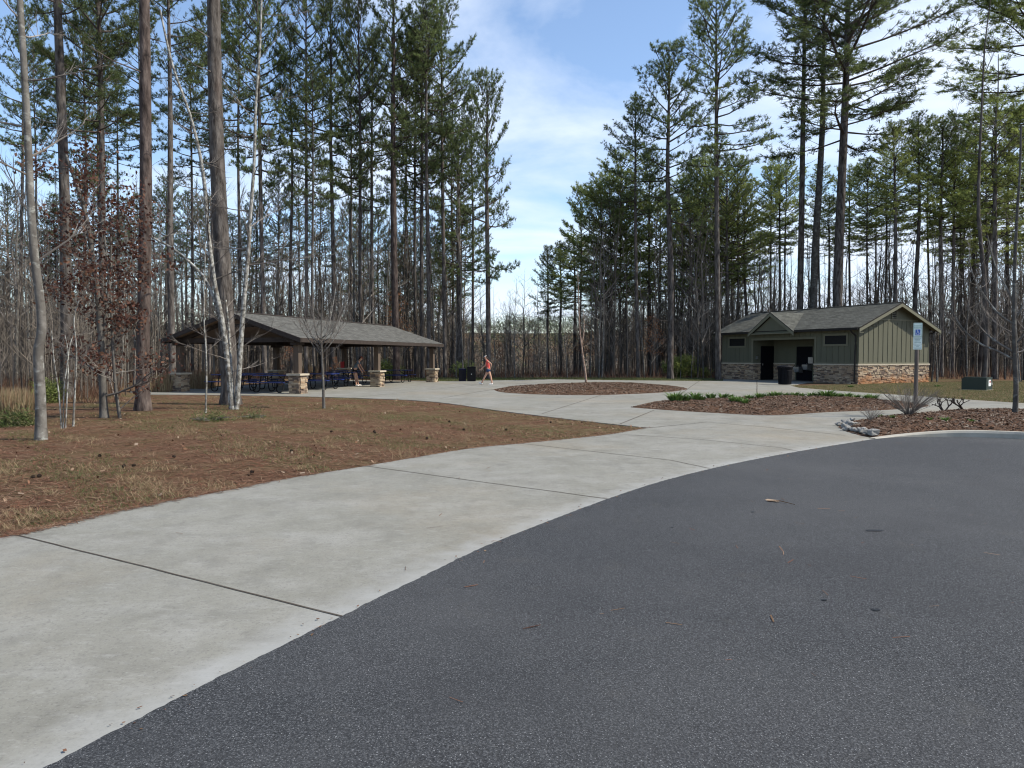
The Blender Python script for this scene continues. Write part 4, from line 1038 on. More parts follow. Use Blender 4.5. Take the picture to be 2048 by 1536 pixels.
def pine(px, d, w, tpx, ty, cby, Rpx, kind='dense', lab=None, group=None, light=False, bark='bark_pine', stubs=None, xoff=0, base=None):
    r = random.Random(int(px * 7 + d)); pine_n[0] += 1
    if d > 40: w = w * .76
    x = (px - 1024) / FPX * d
    b = np.array([x, d, float(ZT(x, d))]) if base is None else np.array(base)
    top = AT(tpx, ty, d + r.uniform(-1, 1)); Hh = top[2] - b[2]; cb = AT(px, cby, d)[2] - b[2]
    rad = w / 2 * d / FPX
    t = thing('pine_tree', lab or 'x', 'pine tree', b, r.uniform(0, 6.28) * 0, group)
    lean = (top - b); lean[2] = 0
    wob = lambda s: np.array([r.uniform(-1, 1), r.uniform(-1, 1), 0]) * s
    P = [np.array([0, 0, -.3]), lean * .02 + [0, 0, .35], lean * .05 + [0, 0, 1.2], lean * .3 + [0, 0, Hh * .3] + wob(.10), lean * .6 + [0, 0, Hh * .6] + wob(.12), lean * .85 + [0, 0, Hh * .85], lean + [0, 0, Hh]]
    m = MB(); Ps = smooth_line(P, 3); zz = np.clip(Ps[:, 2] / Hh, 0, 1)
    rr = rad * ((1.0 - .35 * zz - .55 * zz ** 3) * (1.0 if d < 40 else .92) + (.5 if d < 40 else .22) * np.exp(-np.maximum(Ps[:, 2], 0) / .35))
    k = 14 if w > 20 else 8
    m.tube(Ps, np.maximum(rr, .015), k)
    # a few dead stubs and snags below the crown
    ns_ = r.randint(3, 9) if stubs is None else stubs
    for q in range(ns_):
        z = r.uniform(max(2, cb * .35), cb); a = r.uniform(0, 6.28); f = z / Hh; l_ = r.uniform(.3, 1.6)
        c = lean * f + np.array([0, 0, z]); dd = np.array([math.cos(a), math.sin(a), r.uniform(-.1, .4)])
        m.tube([c, c + dd * l_ * .5, c + dd * l_ + [0, 0, r.uniform(-.1, .2)]], [.03, .018, .006], 3)
    m.build('trunk', M[bark], t, smooth=True)
    lm, (cd, cl_) = CR[kind][r.randrange(len(CR[kind]))]
    hc = max(Hh - cb, 1.5); rs = Rpx * 1.05 * d / FPX
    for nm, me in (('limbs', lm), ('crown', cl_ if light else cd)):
        o = obj(nm, me, t); o.location = lean * (cb / Hh) + np.array([0, 0, cb]); o.scale = (rs / 3.2, rs / 3.2, hc / 12.0)
        tl_ = lean * (1 - cb / Hh); o.rotation_euler = (-math.atan2(tl_[1], hc), math.atan2(tl_[0], hc), 0)
        o.rotation_euler.rotate_axis('Z', r.uniform(0, 6.28)) if nm == 'limbs' else None
        if nm == 'limbs': rot = o.rotation_euler.copy()
        else: o.rotation_euler = rot
    return t

hero = [
 (133, 27, 21, 104, -520, 60, 95, 'open', 'tall slim pine between the curved pale trunk and the russet leaved tree', {}),
 (203, 34, 14, 192, -230, 270, 118, 'wide', 'pine with dark full crown at top left, trunk behind the russet leaves', {}),
 (284, 21, 25, 287, -900, -170, 160, 'wide', 'large reddish brown pine trunk left of the pavilion roof tip', dict(bark='bark_red')),
 (461, 23.6, 32, 385, -900, -150, 180, 'wide', 'largest grey brown pine trunk rising in front of the pavilion gable', {}),
 (345, 38, 14, 335, -140, 170, 75, 'open', 'slim bare stemmed pine right behind the reddish pine left of the pavilion', {}),
 (793, 49, 21, 786, -60, 330, 72, 'dense', 'thick reddish pine with full crown behind the far half of the pavilion roof', dict(bark='bark_red')),
 (858, 51, 13, 852, -6, 280, 82, 'open', 'slender pine just left of the lone edge pine, crown touching the photo top', {}),
 (977, 50, 15, 974, 137, 560, 66, 'open', 'lone looking pine at the right edge of the left stand, behind the walking person', {}),
 (918, 58, 17, 916, 250, 560, 68, 'dense', 'dark low crowned pine just left of the lone edge pine', {}),
 (1097, 72, 7, 1095, 492, 640, 32, 'dense', 'left one of the two small distant pines in the sky gap', {}),
 (1122, 70, 8, 1120, 482, 620, 40, 'dense', 'right one of the two small distant pines in the sky gap', {}),
 (1277, 54, 12, 1270, 190, 440, 66, 'open', 'slim pine third in the rising row right of the sky gap', {}),
 (1341, 50, 18, 1338, 85, 440, 92, 'open', 'thick dark pine in the rising row left of the restroom roof', {}),
 (1437, 48, 17, 1432, -25, 350, 98, 'open', 'straight pine rising just left of the restroom eave', dict(stubs=14)),
 (1597, 57, 20, 1612, -120, 200, 85, 'open', 'left trunk of three big pines rising behind the restroom roof', dict(stubs=12)),
 (1624, 56, 24, 1652, -60, 230, 90, 'open', 'middle greyish trunk of three big pines rising behind the restroom roof', dict(bark='bark_grey', stubs=14)),
 (1672, 53, 28, 1702, -190, 290, 185, 'wide', 'biggest pine behind the restroom roof with wide dark spreading limbs', {}),
 (2085, 56, 22, 2080, -170, 250, 165, 'wide', 'pine at the right edge whose dark boughs fill the top right corner', {}),
 (1790, 50, 13, 1788, 245, 440, 52, 'dense', 'pine rising directly behind the restroom gable peak', {}),
 (1832, 54, 14, 1838, 228, 450, 58, 'dense', 'straight dark pine just right of the restroom gable peak', {}),
 (1882, 55, 14, 1886, 232, 460, 58, 'dense', 'twin looking dark pine above the right eave of the restroom', {}),
 (1990, 50, 16, 1992, 193, 430, 68, 'dense', 'full crowned pine behind the transformer box', {}),
 (2052, 48, 15, 2050, 210, 450, 60, 'dense', 'dark pine at the right edge behind the second sign', {}),
]
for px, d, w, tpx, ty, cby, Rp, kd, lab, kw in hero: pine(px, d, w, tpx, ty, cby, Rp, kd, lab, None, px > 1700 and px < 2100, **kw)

def stand(items, lab, group, kind='dense', light=False):
    """lab is the plural phrase; each tree is named by its order from the left"""
    items = sorted(items)
    for i, (px, d, w, tpx, ty, cby, Rp) in enumerate(items):
        kd = kind if not (kind == 'dense' and i % 3 == 1 and not light) else 'open'
        if light: Rp *= 1.22; cby += 35
        pine(px, d, w * .92, tpx, ty, cby, Rp, kd, f'{ORD[i]} from the left of the {lab}', group, light)
stand([(418, 47, 10, 428, -40, 300, 60), (530, 49, 15, 512, -130, 360, 78), (583, 53, 11, 580, 50, 330, 58), (612, 51, 12, 612, -70, 330, 72), (666, 51, 14, 661, -40, 380, 72), (480, 57, 11, 478, -20, 300, 70), (385, 55, 10, 380, 60, 360, 60), (628, 46, 9, 625, 130, 420, 55), (702, 62, 9, 702, 90, 400, 55)],
      'tall pines behind the pavilion\'s near half', 'tall pines behind the near half of the pavilion')
stand([(722, 50, 12, 716, -50, 400, 62), (747, 55, 12, 744, 50, 430, 54), (832, 54, 10, 832, 60, 420, 56), (845, 52, 13, 842, 20, 430, 64), (890, 53, 13, 882, -12, 360, 70), (812, 64, 9, 812, 60, 400, 60), (905, 66, 9, 905, 150, 460, 52), (945, 62, 9, 942, 210, 480, 48)],
      'tall pines behind the pavilion\'s far half', 'tall pines behind the far half of the pavilion')
it = []
for i in range(15):
    px = 10 + i * 45 + random.uniform(-10, 10); ty = random.uniform(330, 440) + (20 if px < 130 else 0); it.append((px, random.uniform(60, 82), random.uniform(6, 10), px + random.uniform(-6, 6), ty, random.uniform(520, 600), random.uniform(36, 60)))
stand(it, 'shorter dark pines deep in the left woods', 'young pines deep in the left woods', 'young')
it = []
for i in range(7):
    px = 40 + i * 40 + random.uniform(-10, 10); it.append((px, random.uniform(44, 60), random.uniform(8, 12), px + random.uniform(-12, 4), random.uniform(0, 200), random.uniform(280, 380), random.uniform(48, 66)))
stand([q for q in it if not 110 < q[0] < 0], 'mid sized pines beyond the russet leaved tree', 'pines beyond the russet tree at far left', 'open')
it = []
for i in range(9):
    px = 700 + i * 28 + random.uniform(-7, 7); it.append((px, random.uniform(62, 80), random.uniform(6, 9), px + random.uniform(-4, 4), random.uniform(400, 500), random.uniform(590, 640), random.uniform(30, 46)))
stand(it, 'low pines left of the lone edge pine', 'low pines behind the far end of the pavilion', 'young')
it = []
for i, (px, ty) in enumerate([(1160, 372), (1202, 345), (1222, 360), (1242, 300), (1255, 380), (1150, 470), (1300, 320), (1318, 380)]):
    it.append((px, random.uniform(60, 72), random.uniform(7, 13), px + random.uniform(-4, 4), ty, random.uniform(540, 590), random.uniform(42, 60)))
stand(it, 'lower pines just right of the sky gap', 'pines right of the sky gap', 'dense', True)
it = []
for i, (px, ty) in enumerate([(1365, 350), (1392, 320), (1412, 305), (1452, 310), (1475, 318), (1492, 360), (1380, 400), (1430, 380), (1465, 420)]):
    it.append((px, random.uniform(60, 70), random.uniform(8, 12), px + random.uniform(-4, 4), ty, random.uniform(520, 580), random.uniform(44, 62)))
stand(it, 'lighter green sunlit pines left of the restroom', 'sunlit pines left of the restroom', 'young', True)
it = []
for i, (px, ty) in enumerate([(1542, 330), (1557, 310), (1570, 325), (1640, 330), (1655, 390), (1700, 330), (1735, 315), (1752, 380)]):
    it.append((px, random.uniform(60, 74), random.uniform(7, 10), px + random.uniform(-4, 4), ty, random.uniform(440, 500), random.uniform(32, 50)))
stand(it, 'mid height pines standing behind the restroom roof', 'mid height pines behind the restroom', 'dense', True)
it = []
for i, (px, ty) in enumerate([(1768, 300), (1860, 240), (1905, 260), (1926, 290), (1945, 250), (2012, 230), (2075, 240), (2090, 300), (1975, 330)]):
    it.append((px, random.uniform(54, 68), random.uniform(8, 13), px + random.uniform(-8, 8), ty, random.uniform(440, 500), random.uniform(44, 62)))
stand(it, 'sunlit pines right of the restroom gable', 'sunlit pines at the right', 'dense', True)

# ------------------------------------------------------------------ bare trees
def bare_gen(seed, H_=12.0, spread=1.0, n1=16, start=.3, r0=.09, depth=2, k0=7):
    r = random.Random(seed); Tk = MB(); B = MB(); tips = []
    P = [np.array([0, 0, -.2])]; z = 0; x = np.zeros(3)
    nseg = 7
    for i in range(1, nseg + 1):
        x = x + np.array([r.uniform(-1, 1), r.uniform(-1, 1), 0]) * .12 * H_ / 12; P.append(np.array([x[0], x[1], H_ * i / nseg]))
    S = smooth_line(P, 2); Tk.tube(S, r0 * (1 - np.linspace(0, 1, len(S)) * .88), k0)
    def br(p, d, l, rad, dep):
        n = 3; Q = [p]; c = p
        for i in range(n):
            d = d + np.array([r.uniform(-.22, .22), r.uniform(-.22, .22), r.uniform(-.05, .25)]); d = d / np.linalg.norm(d); c = c + d * l / n; Q.append(c)
        B.tube(Q, np.linspace(rad, rad * .3, n + 1), 4 if dep == depth else 3, rnd=r.random()); tips.append((Q[-1], d))
        if dep > 0:
            for i in range(r.randint(3, 5) if dep == depth else r.randint(2, 4)):
                f = r.uniform(.25, 1); j = min(int(f * n), n - 1); q = Q[j] + (Q[j + 1] - Q[j]) * (f * n - j)
                e = d + np.array([r.uniform(-1, 1), r.uniform(-1, 1), r.uniform(-.2, .6)]) * .8; br(q, e / np.linalg.norm(e), l * r.uniform(.35, .6), rad * .5, dep - 1)
    for i in range(n1):
        f = start + (1 - start) * (i + r.random()) / n1; a = i * 2.4 + r.uniform(-.5, .5); el = R(r.uniform(25, 60))
        j = f * (len(S) - 1); j0 = min(int(j), len(S) - 2); p = S[j0] + (S[j0 + 1] - S[j0]) * (j - j0)
        l = H_ * .22 * spread * (1.25 - f) * r.uniform(.6, 1.3)
        br(p, np.array([math.cos(a) * math.cos(el), math.sin(a) * math.cos(el), math.sin(el)]), l, r0 * .42 * (1.15 - f), depth)
    return Tk, B, tips
def leafy(tips, n, size, seed, m, H_=12, zmin=0, cl=.25):
    g = np.random.default_rng(seed); r = random.Random(seed); L_ = MB()
    tp = [t for t in tips if t[0][2] > zmin]
    C = np.array([tp[r.randrange(len(tp))][0] for _ in range(n)]) + g.normal(0, cl, (n, 3))
    u = g.normal(0, 1, (n, 3)); u[:, 2] -= .5; u /= np.linalg.norm(u, axis=1, keepdims=True); v = np.cross(u, g.normal(0, 1, (n, 3))); v /= np.linalg.norm(v, axis=1, keepdims=True)
    s = size * g.uniform(.6, 1.2, n)[:, None]
    V = np.stack([C, C + u * s * .5 + v * s * .3, C + u * s, C + u * s * .5 - v * s * .3], 1).reshape(-1, 3)
    L_.add(V, np.arange(4 * n).reshape(n, 4), g.uniform(0, .999, n)); return L_.mesh('leaves', m)
BV = []
for s in range(8):
    tk, b, tips = bare_gen(500 + s, spread=[.8, 1, .7, 1.2, .9, 1.1, .6, 1][s], n1=[13, 17, 12, 20, 15, 16, 11, 18][s], start=[.35, .25, .45, .2, .4, .3, .5, .15][s], r0=[.07, .09, .06, .10, .075, .08, .055, .085][s])
    BV.append((tk.mesh('trunk', M['bark_grey'], True), b.mesh('branches', M['twig']), tips, tk.mesh('trunk', M['bark_pine'], True)))
copper = [leafy(BV[i][2], 900, .22, 40 + i, M['copper_leaf'], cl=.3) for i in (1, 3)]
def bare(px, d, hpx_top, lab, group=None, v=None, thick=1.0, dark=False, leaves=None, wide=1.0, cat='bare tree', nm='bare_tree'):
    x = (px - 1024) / FPX * d; z = float(ZT(x, d)); top = AT(px, hpx_top, d)[2]; s = (top - z) / 12
    v = random.randrange(8) if v is None else v
    t = thing(nm, lab, cat, (x, d, z), random.uniform(0, 6.28), group); t.rotation_euler = (random.uniform(-.05, .05), random.uniform(-.05, .05), t.rotation_euler[2])
    tm, bm_, tips, td = BV[v]
    o = obj('trunk', td if dark else tm, t); o.scale = (s * thick, s * thick, s)
    o = obj('branches', bm_, t); o.scale = (s * wide, s * wide, s)
    if leaves is not None: o = obj('leaves', copper[leaves], t); o.scale = (s * wide, s * wide, s)
    return t
def in_building(x, y):
    q = np.array([x, y]) - RC; s_, t_ = q @ ru, q @ rv
    if -1.5 < s_ < Lr + 1.5 and -1.5 < t_ < Dr + 1.2: return True
    q = np.array([x, y]) - PC; s_, t_ = q @ pu, q @ pv
    return -2 < s_ < PL + 2 and -2 < t_ < PW + 2
def fill(n, x0, x1, d0_, d1_, h0, h1, lab, group, **kw):
    q = []; c = 0
    while len(q) < n and c < n * 20:
        c += 1; px = random.uniform(x0, x1); d = d0_ + (d1_ - d0_) * random.random() ** 1.3
        if in_building((px - 1024) / FPX * d, d): continue
        q.append((px, d, random.uniform(h0, h1)))
    for i, (px, d, h) in enumerate(sorted(q)): bare(px, d, h, f'{ORD[i]} from the left of the {lab}', group, **kw)
fill(26, -20, 330, 36, 62, 300, 600, 'thin leafless trees at the far left', 'thin bare trees at far left')
fill(46, 330, 880, 50, 72, 330, 640, 'thin leafless trees behind the pavilion', 'thin bare trees behind the pavilion')
fill(36, 880, 1200, 50, 74, 540, 690, 'thin leafless trees in the middle gap', 'thin bare trees in the middle gap')
fill(36, 1190, 1440, 51, 74, 420, 660, 'thin leafless trees between round bed and restroom', 'thin bare trees left of the restroom')
fill(34, 1440, 1860, 58, 80, 430, 600, 'thin leafless trees behind the restroom roof', 'thin bare trees behind the restroom')
fill(32, 1860, 2120, 44, 70, 400, 660, 'thin leafless trees right of the restroom', 'thin bare trees at the right')
bare(1045, 66, 548, 'pale fan shaped leafless tree below the sky gap', v=3, wide=1.5)
bare(1020, 70, 580, 'smaller fan shaped leafless tree left of the pale one in the sky gap', v=1, wide=1.4)
bare(1068, 62, 600, 'low fan shaped leafless tree right of the pale one in the sky gap', v=7, wide=1.3)
bare(925, 49.5, 330, 'tall thin pale stem in front of the dark low crowned pine', v=2, thick=.8, wide=.6)
bare(1180, 56, 420, 'tall thin grey tree at the left end of the right hand stand', v=6, thick=.8, wide=.7)
bare(1765, 60, 400, 'pale crooked leafless trunk above the restroom ridge', v=5, thick=1.4)
bare(1510, 58, 470, 'leafless tree directly above the entry gable peak', v=4)
bare(1968, 46, -20, 'tallest bare tree with forked twisting top, left of the transformer box line', v=6, thick=1.5, wide=1.6, dark=True)
bare(1955, 54, 120, 'slender bare tree beside the tallest twisting one at the right', v=2, thick=1.6, dark=True)
for px, d, ty, lf, lab in [(800, 50, 590, 0, 'small tree with rusty dead leaves against the thick reddish pine'), (1302, 54, 640, 1, 'small tree with bright rusty leaves between trunks right of the round bed'), (1062, 52, 700, 0, 'low purplish brown leaved sapling behind the plaza in the middle'),
                          (577, 42.5, 690, 1, 'orange leaved sapling seen through the pavilion by its nearest pier'), (672, 48, 715, 0, 'orange brown sapling seen under the pavilion roof near the red bag'), (1165, 60, 640, 1, 'reddish leaved sapling behind the leaning birch'), (1345, 56, 700, 0, 'low rusty sapling just left of the green pine bush'), (1000, 56, 690, 0, 'rusty sapling right behind the walking person')]:
    bare(px, d, ty, lab, leaves=lf, v=(1, 3)[lf], wide=1.2, cat='sapling', nm='leafy_sapling')
# ---- hero bare trees near the camera, stems traced at their own distance
def hero_tree(name, lab, base_px, stems, bark='bark_pale', nbr=10, twl=1.0, seed=0, leaves=None, twig='twig', cat='bare tree', k=9, el=(5, 45), start=.35):
    r = random.Random(seed); b = G(*base_px); d = b[1]; t = thing(name, lab, cat, b)
    allt = []
    for si, (pts, w0, w1) in enumerate(stems):
        P = [AT(px, py, d + (0.0 if i < 2 else (si - .5) * .35 * i / len(pts))) - b for i, (px, py) in enumerate(pts)]
        P[0] = P[0] + np.array([0, 0, -.12]) if si == 0 else P[0]
        S = smooth_line(P, 4); rr = np.linspace(w0, w1, len(S)) / 2 * d / FPX
        if si == 0: rr[:4] *= np.array([1.5, 1.2, 1.08, 1.02])
        m = MB(); m.tube(S, rr, k); m.build('trunk' if si == 0 else 'stem', M[bark], t, smooth=True)
        B = MB()
        def br(p, dd, l, rad, dep):
            n = 4; Q = [p]; c = p
            for i in range(n):
                dd = dd + np.array([r.uniform(-.2, .2), r.uniform(-.2, .2), r.uniform(-.08, .2)]); dd = dd / np.linalg.norm(dd); c = c + dd * l / n; Q.append(c)
            B.tube(Q, np.linspace(rad, rad * .3, n + 1), 5 if dep == 2 else 3, rnd=r.random()); allt.append((Q[-1], dd)); allt.append((Q[-2], dd))
            if dep > 0:
                for i in range(r.randint(4, 7)):
                    f = r.uniform(.2, 1); j = min(int(f * n), n - 1); q = Q[j] + (Q[j + 1] - Q[j]) * (f * n - j)
                    e = dd + np.array([r.uniform(-1, 1), r.uniform(-1, 1), r.uniform(-.3, .6)]) * .75; br(q, e / np.linalg.norm(e), l * r.uniform(.3, .55), rad * .5, dep - 1)
        for i in range(nbr):
            f = start + (1 - start) * (i + r.random()) / nbr; j = f * (len(S) - 1); j0 = min(int(j), len(S) - 2); p = S[j0] + (S[j0 + 1] - S[j0]) * (j - j0)
            a = i * 2.4 + r.uniform(-.6, .6); e = R(r.uniform(*el)); l = twl * r.uniform(.6, 1.4) * (1.2 - .6 * f)
            br(p, np.array([math.cos(a) * math.cos(e), math.sin(a) * math.cos(e) * .8, math.sin(e)]), l, max(rr[j0] * .33, .006), 2)
        if B.n: B.build('branches', M[twig], t)
    if leaves:
        n, size, mk, cl, zm = leaves; me = leafy(allt, n, size, seed, M[mk], cl=cl, zmin=zm); obj('leaves', me, t)
    return t
hero_tree('bare_tree', 'curved pale grey smooth trunk nearest the camera at the far left', (82, 880), [([(82, 882), (81, 800), (78, 740), (77, 700), (83, 665), (82, 620), (75, 560), (68, 500), (61, 400), (57, 300), (52, 200), (46, 100), (40, 0), (38, -120)], 20, 10), ], 'bark_grey', 9, 1.6, 21, start=.5, k=14)
hero_tree('twin_stem_tree', 'twin stemmed tree with white mottled bark in front of the big pine', (468, 819),
   [([(466, 819), (456, 730), (444, 640), (428, 560), (415, 450), (410, 380), (400, 310), (380, 230), (345, 130), (320, 20)], 11.5, 3.5),
    ([(473, 819), (481, 700), (488, 600), (497, 500), (500, 440), (508, 330), (512, 200), (520, 90), (524, -40)], 10.5, 3.5),
    ([(440, 640), (425, 590), (400, 545), (350, 500), (310, 478), (290, 460), (285, 440)], 7, 2.5),
    ([(466, 812), (463, 740), (458, 660), (452, 600)], 6, 3)], 'bark_pale', 13, 1.9, 5, el=(0, 40), start=.30)
hero_tree('russet_leaf_tree', 'small tree still covered in dark russet dead leaves at the left', (207, 836),
   [([(209, 836), (205, 760), (203, 690), (196, 600), (186, 520), (172, 430), (150, 360), (132, 310)], 15, 5), ([(240, 838), (232, 780), (226, 700), (222, 600), (212, 500), (200, 420)], 7, 3), ([(203, 690), (215, 600), (222, 520), (220, 430)], 7, 3)],
   'bark_dim', 14, 1.25, 9, leaves=(5000, .11, 'oak_leaf', .16, .3), start=.06, el=(-5, 40))
hero_tree('multi_stem_sapling', 'clump of thin whitish saplings right of the curved grey trunk', (124, 857),
   [([(124, 857), (118, 790), (108, 720), (103, 660)], 3.4, 1.6), ([(127, 857), (128, 780), (136, 710), (130, 670)], 2.8, 1.5), ([(131, 857), (136, 760), (138, 700), (150, 660)], 2.8, 1.5)], 'bark_pale', 5, .5, 31, start=.5)
hero_tree('thin_sapling', 'single thin whitish sapling beside the clump at the left', (146, 853), [([(146, 853), (150, 780), (153, 700), (148, 640), (158, 600)], 4, 1.6)], 'bark_pale', 7, .6, 33, start=.4)
hero_tree('thin_sapling', 'thin pale sapling standing before the left end of the pavilion', (411, 826), [([(411, 826), (413, 760), (412, 700), (408, 640), (409, 560), (411, 480)], 3.6, 2)], 'bark_pale', 9, .7, 35, start=.35)
hero_tree('vase_tree', 'small vase shaped leafless tree planted on the lawn before the pavilion', (648, 817),
   [([(648, 817), (646, 760), (644, 720), (643, 690), (643, 640), (645, 590), (648, 550)], 5.5, 1.6)] + [([(643.5, 712 - i * 4), (643.5 + dx_ * .4, 690 - i * 3), (643.5 + dx_ * .8, 665 - i * 6), (643.5 + dx_, 640 - i * 8 + abs(dx_) * .2)], 2.6, 1.1) for i, dx_ in enumerate((-44, 46, -34, 36, -18, 20, -52, 54, -27, 28))],
   'bark_grey', 8, .6, 41, start=.3, el=(25, 65))
hero_tree('leaning_birch', 'slim leaning young birch with peeling pinkish bark in the round mulch bed', (1173, 768),
   [([(1173, 768), (1170, 740), (1166, 715), (1163, 690), (1160, 665), (1158, 630), (1157, 590), (1155, 540)], 4.6, 1.2), ([(1163, 690), (1168, 660), (1167, 620)], 3, 1)], 'bark_birch', 13, 1.0, 43, start=.4, el=(15, 60))
hero_tree('young_tree', 'young grey barked tree in the kerbed bed with long low branches', (2029, 838),
   [([(2029, 838), (2032, 780), (2030, 720), (2028, 660), (2028, 600), (2030, 520), (2034, 430), (2040, 340), (2042, 250)], 10, 3.5),
    ([(2028, 720), (2000, 705), (1965, 690), (1940, 672), (1924, 655), (1908, 630), (1895, 600)], 5, 1.5), ([(2027, 705), (1995, 685), (1970, 665), (1950, 640), (1935, 610)], 5, 1.5), ([(2029, 650), (2000, 630), (1975, 600), (1950, 560), (1938, 520)], 4.5, 1.5),
    ([(2028, 610), (2010, 570), (1990, 530), (1975, 470)], 4, 1.5), ([(2030, 690), (2055, 660), (2080, 620)], 4, 1.5), ([(2030, 640), (2050, 600), (2062, 540)], 4, 1.5)], 'bark_grey', 7, .8, 45, start=.25, el=(10, 60))

# ------------------------------------------------------------------ bushes and tall grass
def bush(px, py, wpx, hpx, lab, m, n=900, nl=.2, w=.04, cat='bush', nm='evergreen_bush', d=None):
    c = G(px, py) if d is None else np.array([(px - 1024) / FPX * d, d, float(ZT((px - 1024) / FPX * d, d))]); s = c[1] / FPX; W_ = wpx * s / 2; H_ = hpx * s
    g = np.random.default_rng(int(px)); t = thing(nm, lab, cat, c)
    k = 26; Sx = MB(); C = []; D = []
    for i in range(k):
        a = g.uniform(0, 6.28); q = np.sqrt(g.uniform(0, 1)); e = np.array([math.cos(a) * W_ * q, math.sin(a) * W_ * q, H_ * g.uniform(.45, 1) * (1 - .45 * q * q)])
        Sx.tube([(0, 0, 0), e * [.4, .4, .5], e], [.015, .01, .005], 4)
        for f in np.linspace(.25, 1, n // k // 8 + 1): C.append(e * [f ** 1.2, f ** 1.2, f] + g.normal(0, .05, 3)); D.append(e / np.linalg.norm(e))
    C = np.repeat(np.array(C), 12, 0); D = np.repeat(np.array(D), 12, 0)
    v = D * .5 + g.normal(0, .7, C.shape); v /= np.linalg.norm(v, axis=1, keepdims=True); sd_ = np.cross(v, g.normal(0, 1, C.shape)); sd_ /= np.linalg.norm(sd_, axis=1, keepdims=True)
    C = C + g.normal(0, .12, C.shape); C[:, 2] = np.maximum(C[:, 2], .03)
    V = np.stack([C - sd_ * w / 2, C + sd_ * w / 2, C + v * nl], 1).reshape(-1, 3); L_ = MB(); L_.add(V, np.arange(len(V)).reshape(-1, 3), g.uniform(0, .999, len(C)))
    Sx.build('stems', M['twig'], t); L_.build('foliage', m, t)
bush(1362, 748, 78, 50, 'bright green young pine bush between the trunks and the restroom', M['needle_light'], 2600, .3, .05, d=53.5)
bush(1398, 750, 50, 22, 'low green scrub at the foot of the trees beside the restroom wall', M['needle_light'], 1200, .22, .05, d=54.5)
bush(775, 752, 62, 38, 'yellow green shrub seen past the middle stone pier of the pavilion', M['needle_light'], 1400, .25, .05, d=51)
bush(30, 852, 60, 16, 'low dark green scrub at the far left edge of the lawn', M['grass'], 1500, .14, .02)
bush(96, 806, 60, 50, 'green shrub behind the whitish sapling clump', M['needle_light'], 1100, .16, .028)
bush(425, 842, 100, 12, 'low green scrub on the lawn below the thin pale sapling', M['grass'], 600, .10, .014)
bush(505, 836, 60, 9, 'small green scrub on the lawn right of the big pine', M['grass'], 300, .09, .012)
bush(925, 745, 46, 42, 'faint green pine sapling behind the pair of bins', M['needle_light'], 900, .25, .04, d=53)
def tallgrass(px, py, wpx, hpx, lab, n=420):
    c = G(px, py); s = c[1] / FPX; m = MB()
    for i in range(n):
        x = random.uniform(-.5, .5) * wpx * s; y = random.uniform(-.6, .6); h = hpx * s * random.uniform(.6, 1.05)
        p = np.array([x, y, 0]); e = p + [random.gauss(0, .09), random.gauss(0, .09), h]; t = np.array([.008, .004, 0]); md = p + (e - p) * .55
        rn = random.uniform(0, .999); m.add([p - t, p + t, md + t, md - t], [(0, 1, 2, 3)], rn); m.add([md - t, md + t, e], [(0, 1, 2)], rn)
    o = m.build('tall_grass', M['dry_grass'], label=lab, cat='tall grass'); o.location = c
tallgrass(18, 846, 78, 72, 'tall tan dry grass patch at the far left edge', 1300)
tallgrass(328, 784, 34, 40, 'tall tan grass clump left of the leftmost stone pier', 420)
tallgrass(400, 778, 44, 40, 'tall tan grass clump right of the leftmost stone pier', 420)
tallgrass(612, 752, 40, 26, 'tan grass seen under the roof right of the nearest pier', 300)

# ------------------------------------------------------------------ distant woods and thicket (uncountable)
def low_sap(seed):
    r = random.Random(seed); m = MB(); H_ = 9
    P = smooth_line([(0, 0, -.5), (r.uniform(-.2, .2), r.uniform(-.2, .2), 3), (r.uniform(-.4, .4), r.uniform(-.4, .4), 6), (r.uniform(-.6, .6), r.uniform(-.6, .6), 9)], 1); m.tube(P, [.06, .045, .03, .01], 4, rnd=r.random())
    for i in range(26):
        f = r.uniform(.15, 1) * 3; j = min(int(f), 2); p = P[j] + (P[j + 1] - P[j]) * (f - j); a = r.uniform(0, 6.28); l = r.uniform(.5, 2.2) * (1.2 - f / 3.4)
        d = np.array([math.cos(a), math.sin(a), r.uniform(.2, 1.3)]); q = p + d * l * .5; e = q + (d + [r.uniform(-.5, .5), r.uniform(-.5, .5), r.uniform(0, .5)]) * l * .5
        m.tube([p, q, e], [.018, .012, .006], 3, rnd=r.random())
        for k in range(2): e2 = q + (d + np.array([r.uniform(-1, 1), r.uniform(-1, 1), r.uniform(0, .8)])) * l * .4; m.tube([q, e2], [.009, .005], 3, rnd=r.random())
    return m
LS = [low_sap(900 + i) for i in range(10)]
th = MB(); c_ = 0
for i in range(2300):
    d = 56 + 70 * random.random() ** 1.2; px = random.uniform(-120, 2180); x = (px - 1024) / FPX * d
    if in_building(x, d): continue
    s = random.uniform(.35, 1.0) * (1.75 if px < 930 or px > 1190 else .75) * (.8 if 1450 < px < 1900 else 1); a = random.uniform(0, 6.28)
    if 940 < px < 1150: s = min(s, .6)
    Mx = np.array([[math.cos(a), -math.sin(a), 0], [math.sin(a), math.cos(a), 0], [0, 0, 1]]) * s
    th.merge(LS[random.randrange(10)], Mx, (x, d, float(ZT(x, d)) - .1))
for i in range(420):
    d = 25 + 33 * random.random(); px = random.uniform(-200, 335); x = (px - 1024) / FPX * d
    if in_building(x, d) or (px > 250 and d < 38): continue
    s = random.uniform(.12, .75); a = random.uniform(0, 6.28)
    Mx = np.array([[math.cos(a), -math.sin(a), 0], [math.sin(a), math.cos(a), 0], [0, 0, 1]]) * s; Mx[0] *= .8; Mx[1] *= .8
    th.merge(LS[random.randrange(10)], Mx, (x, d, float(ZT(x, d)) - .05))
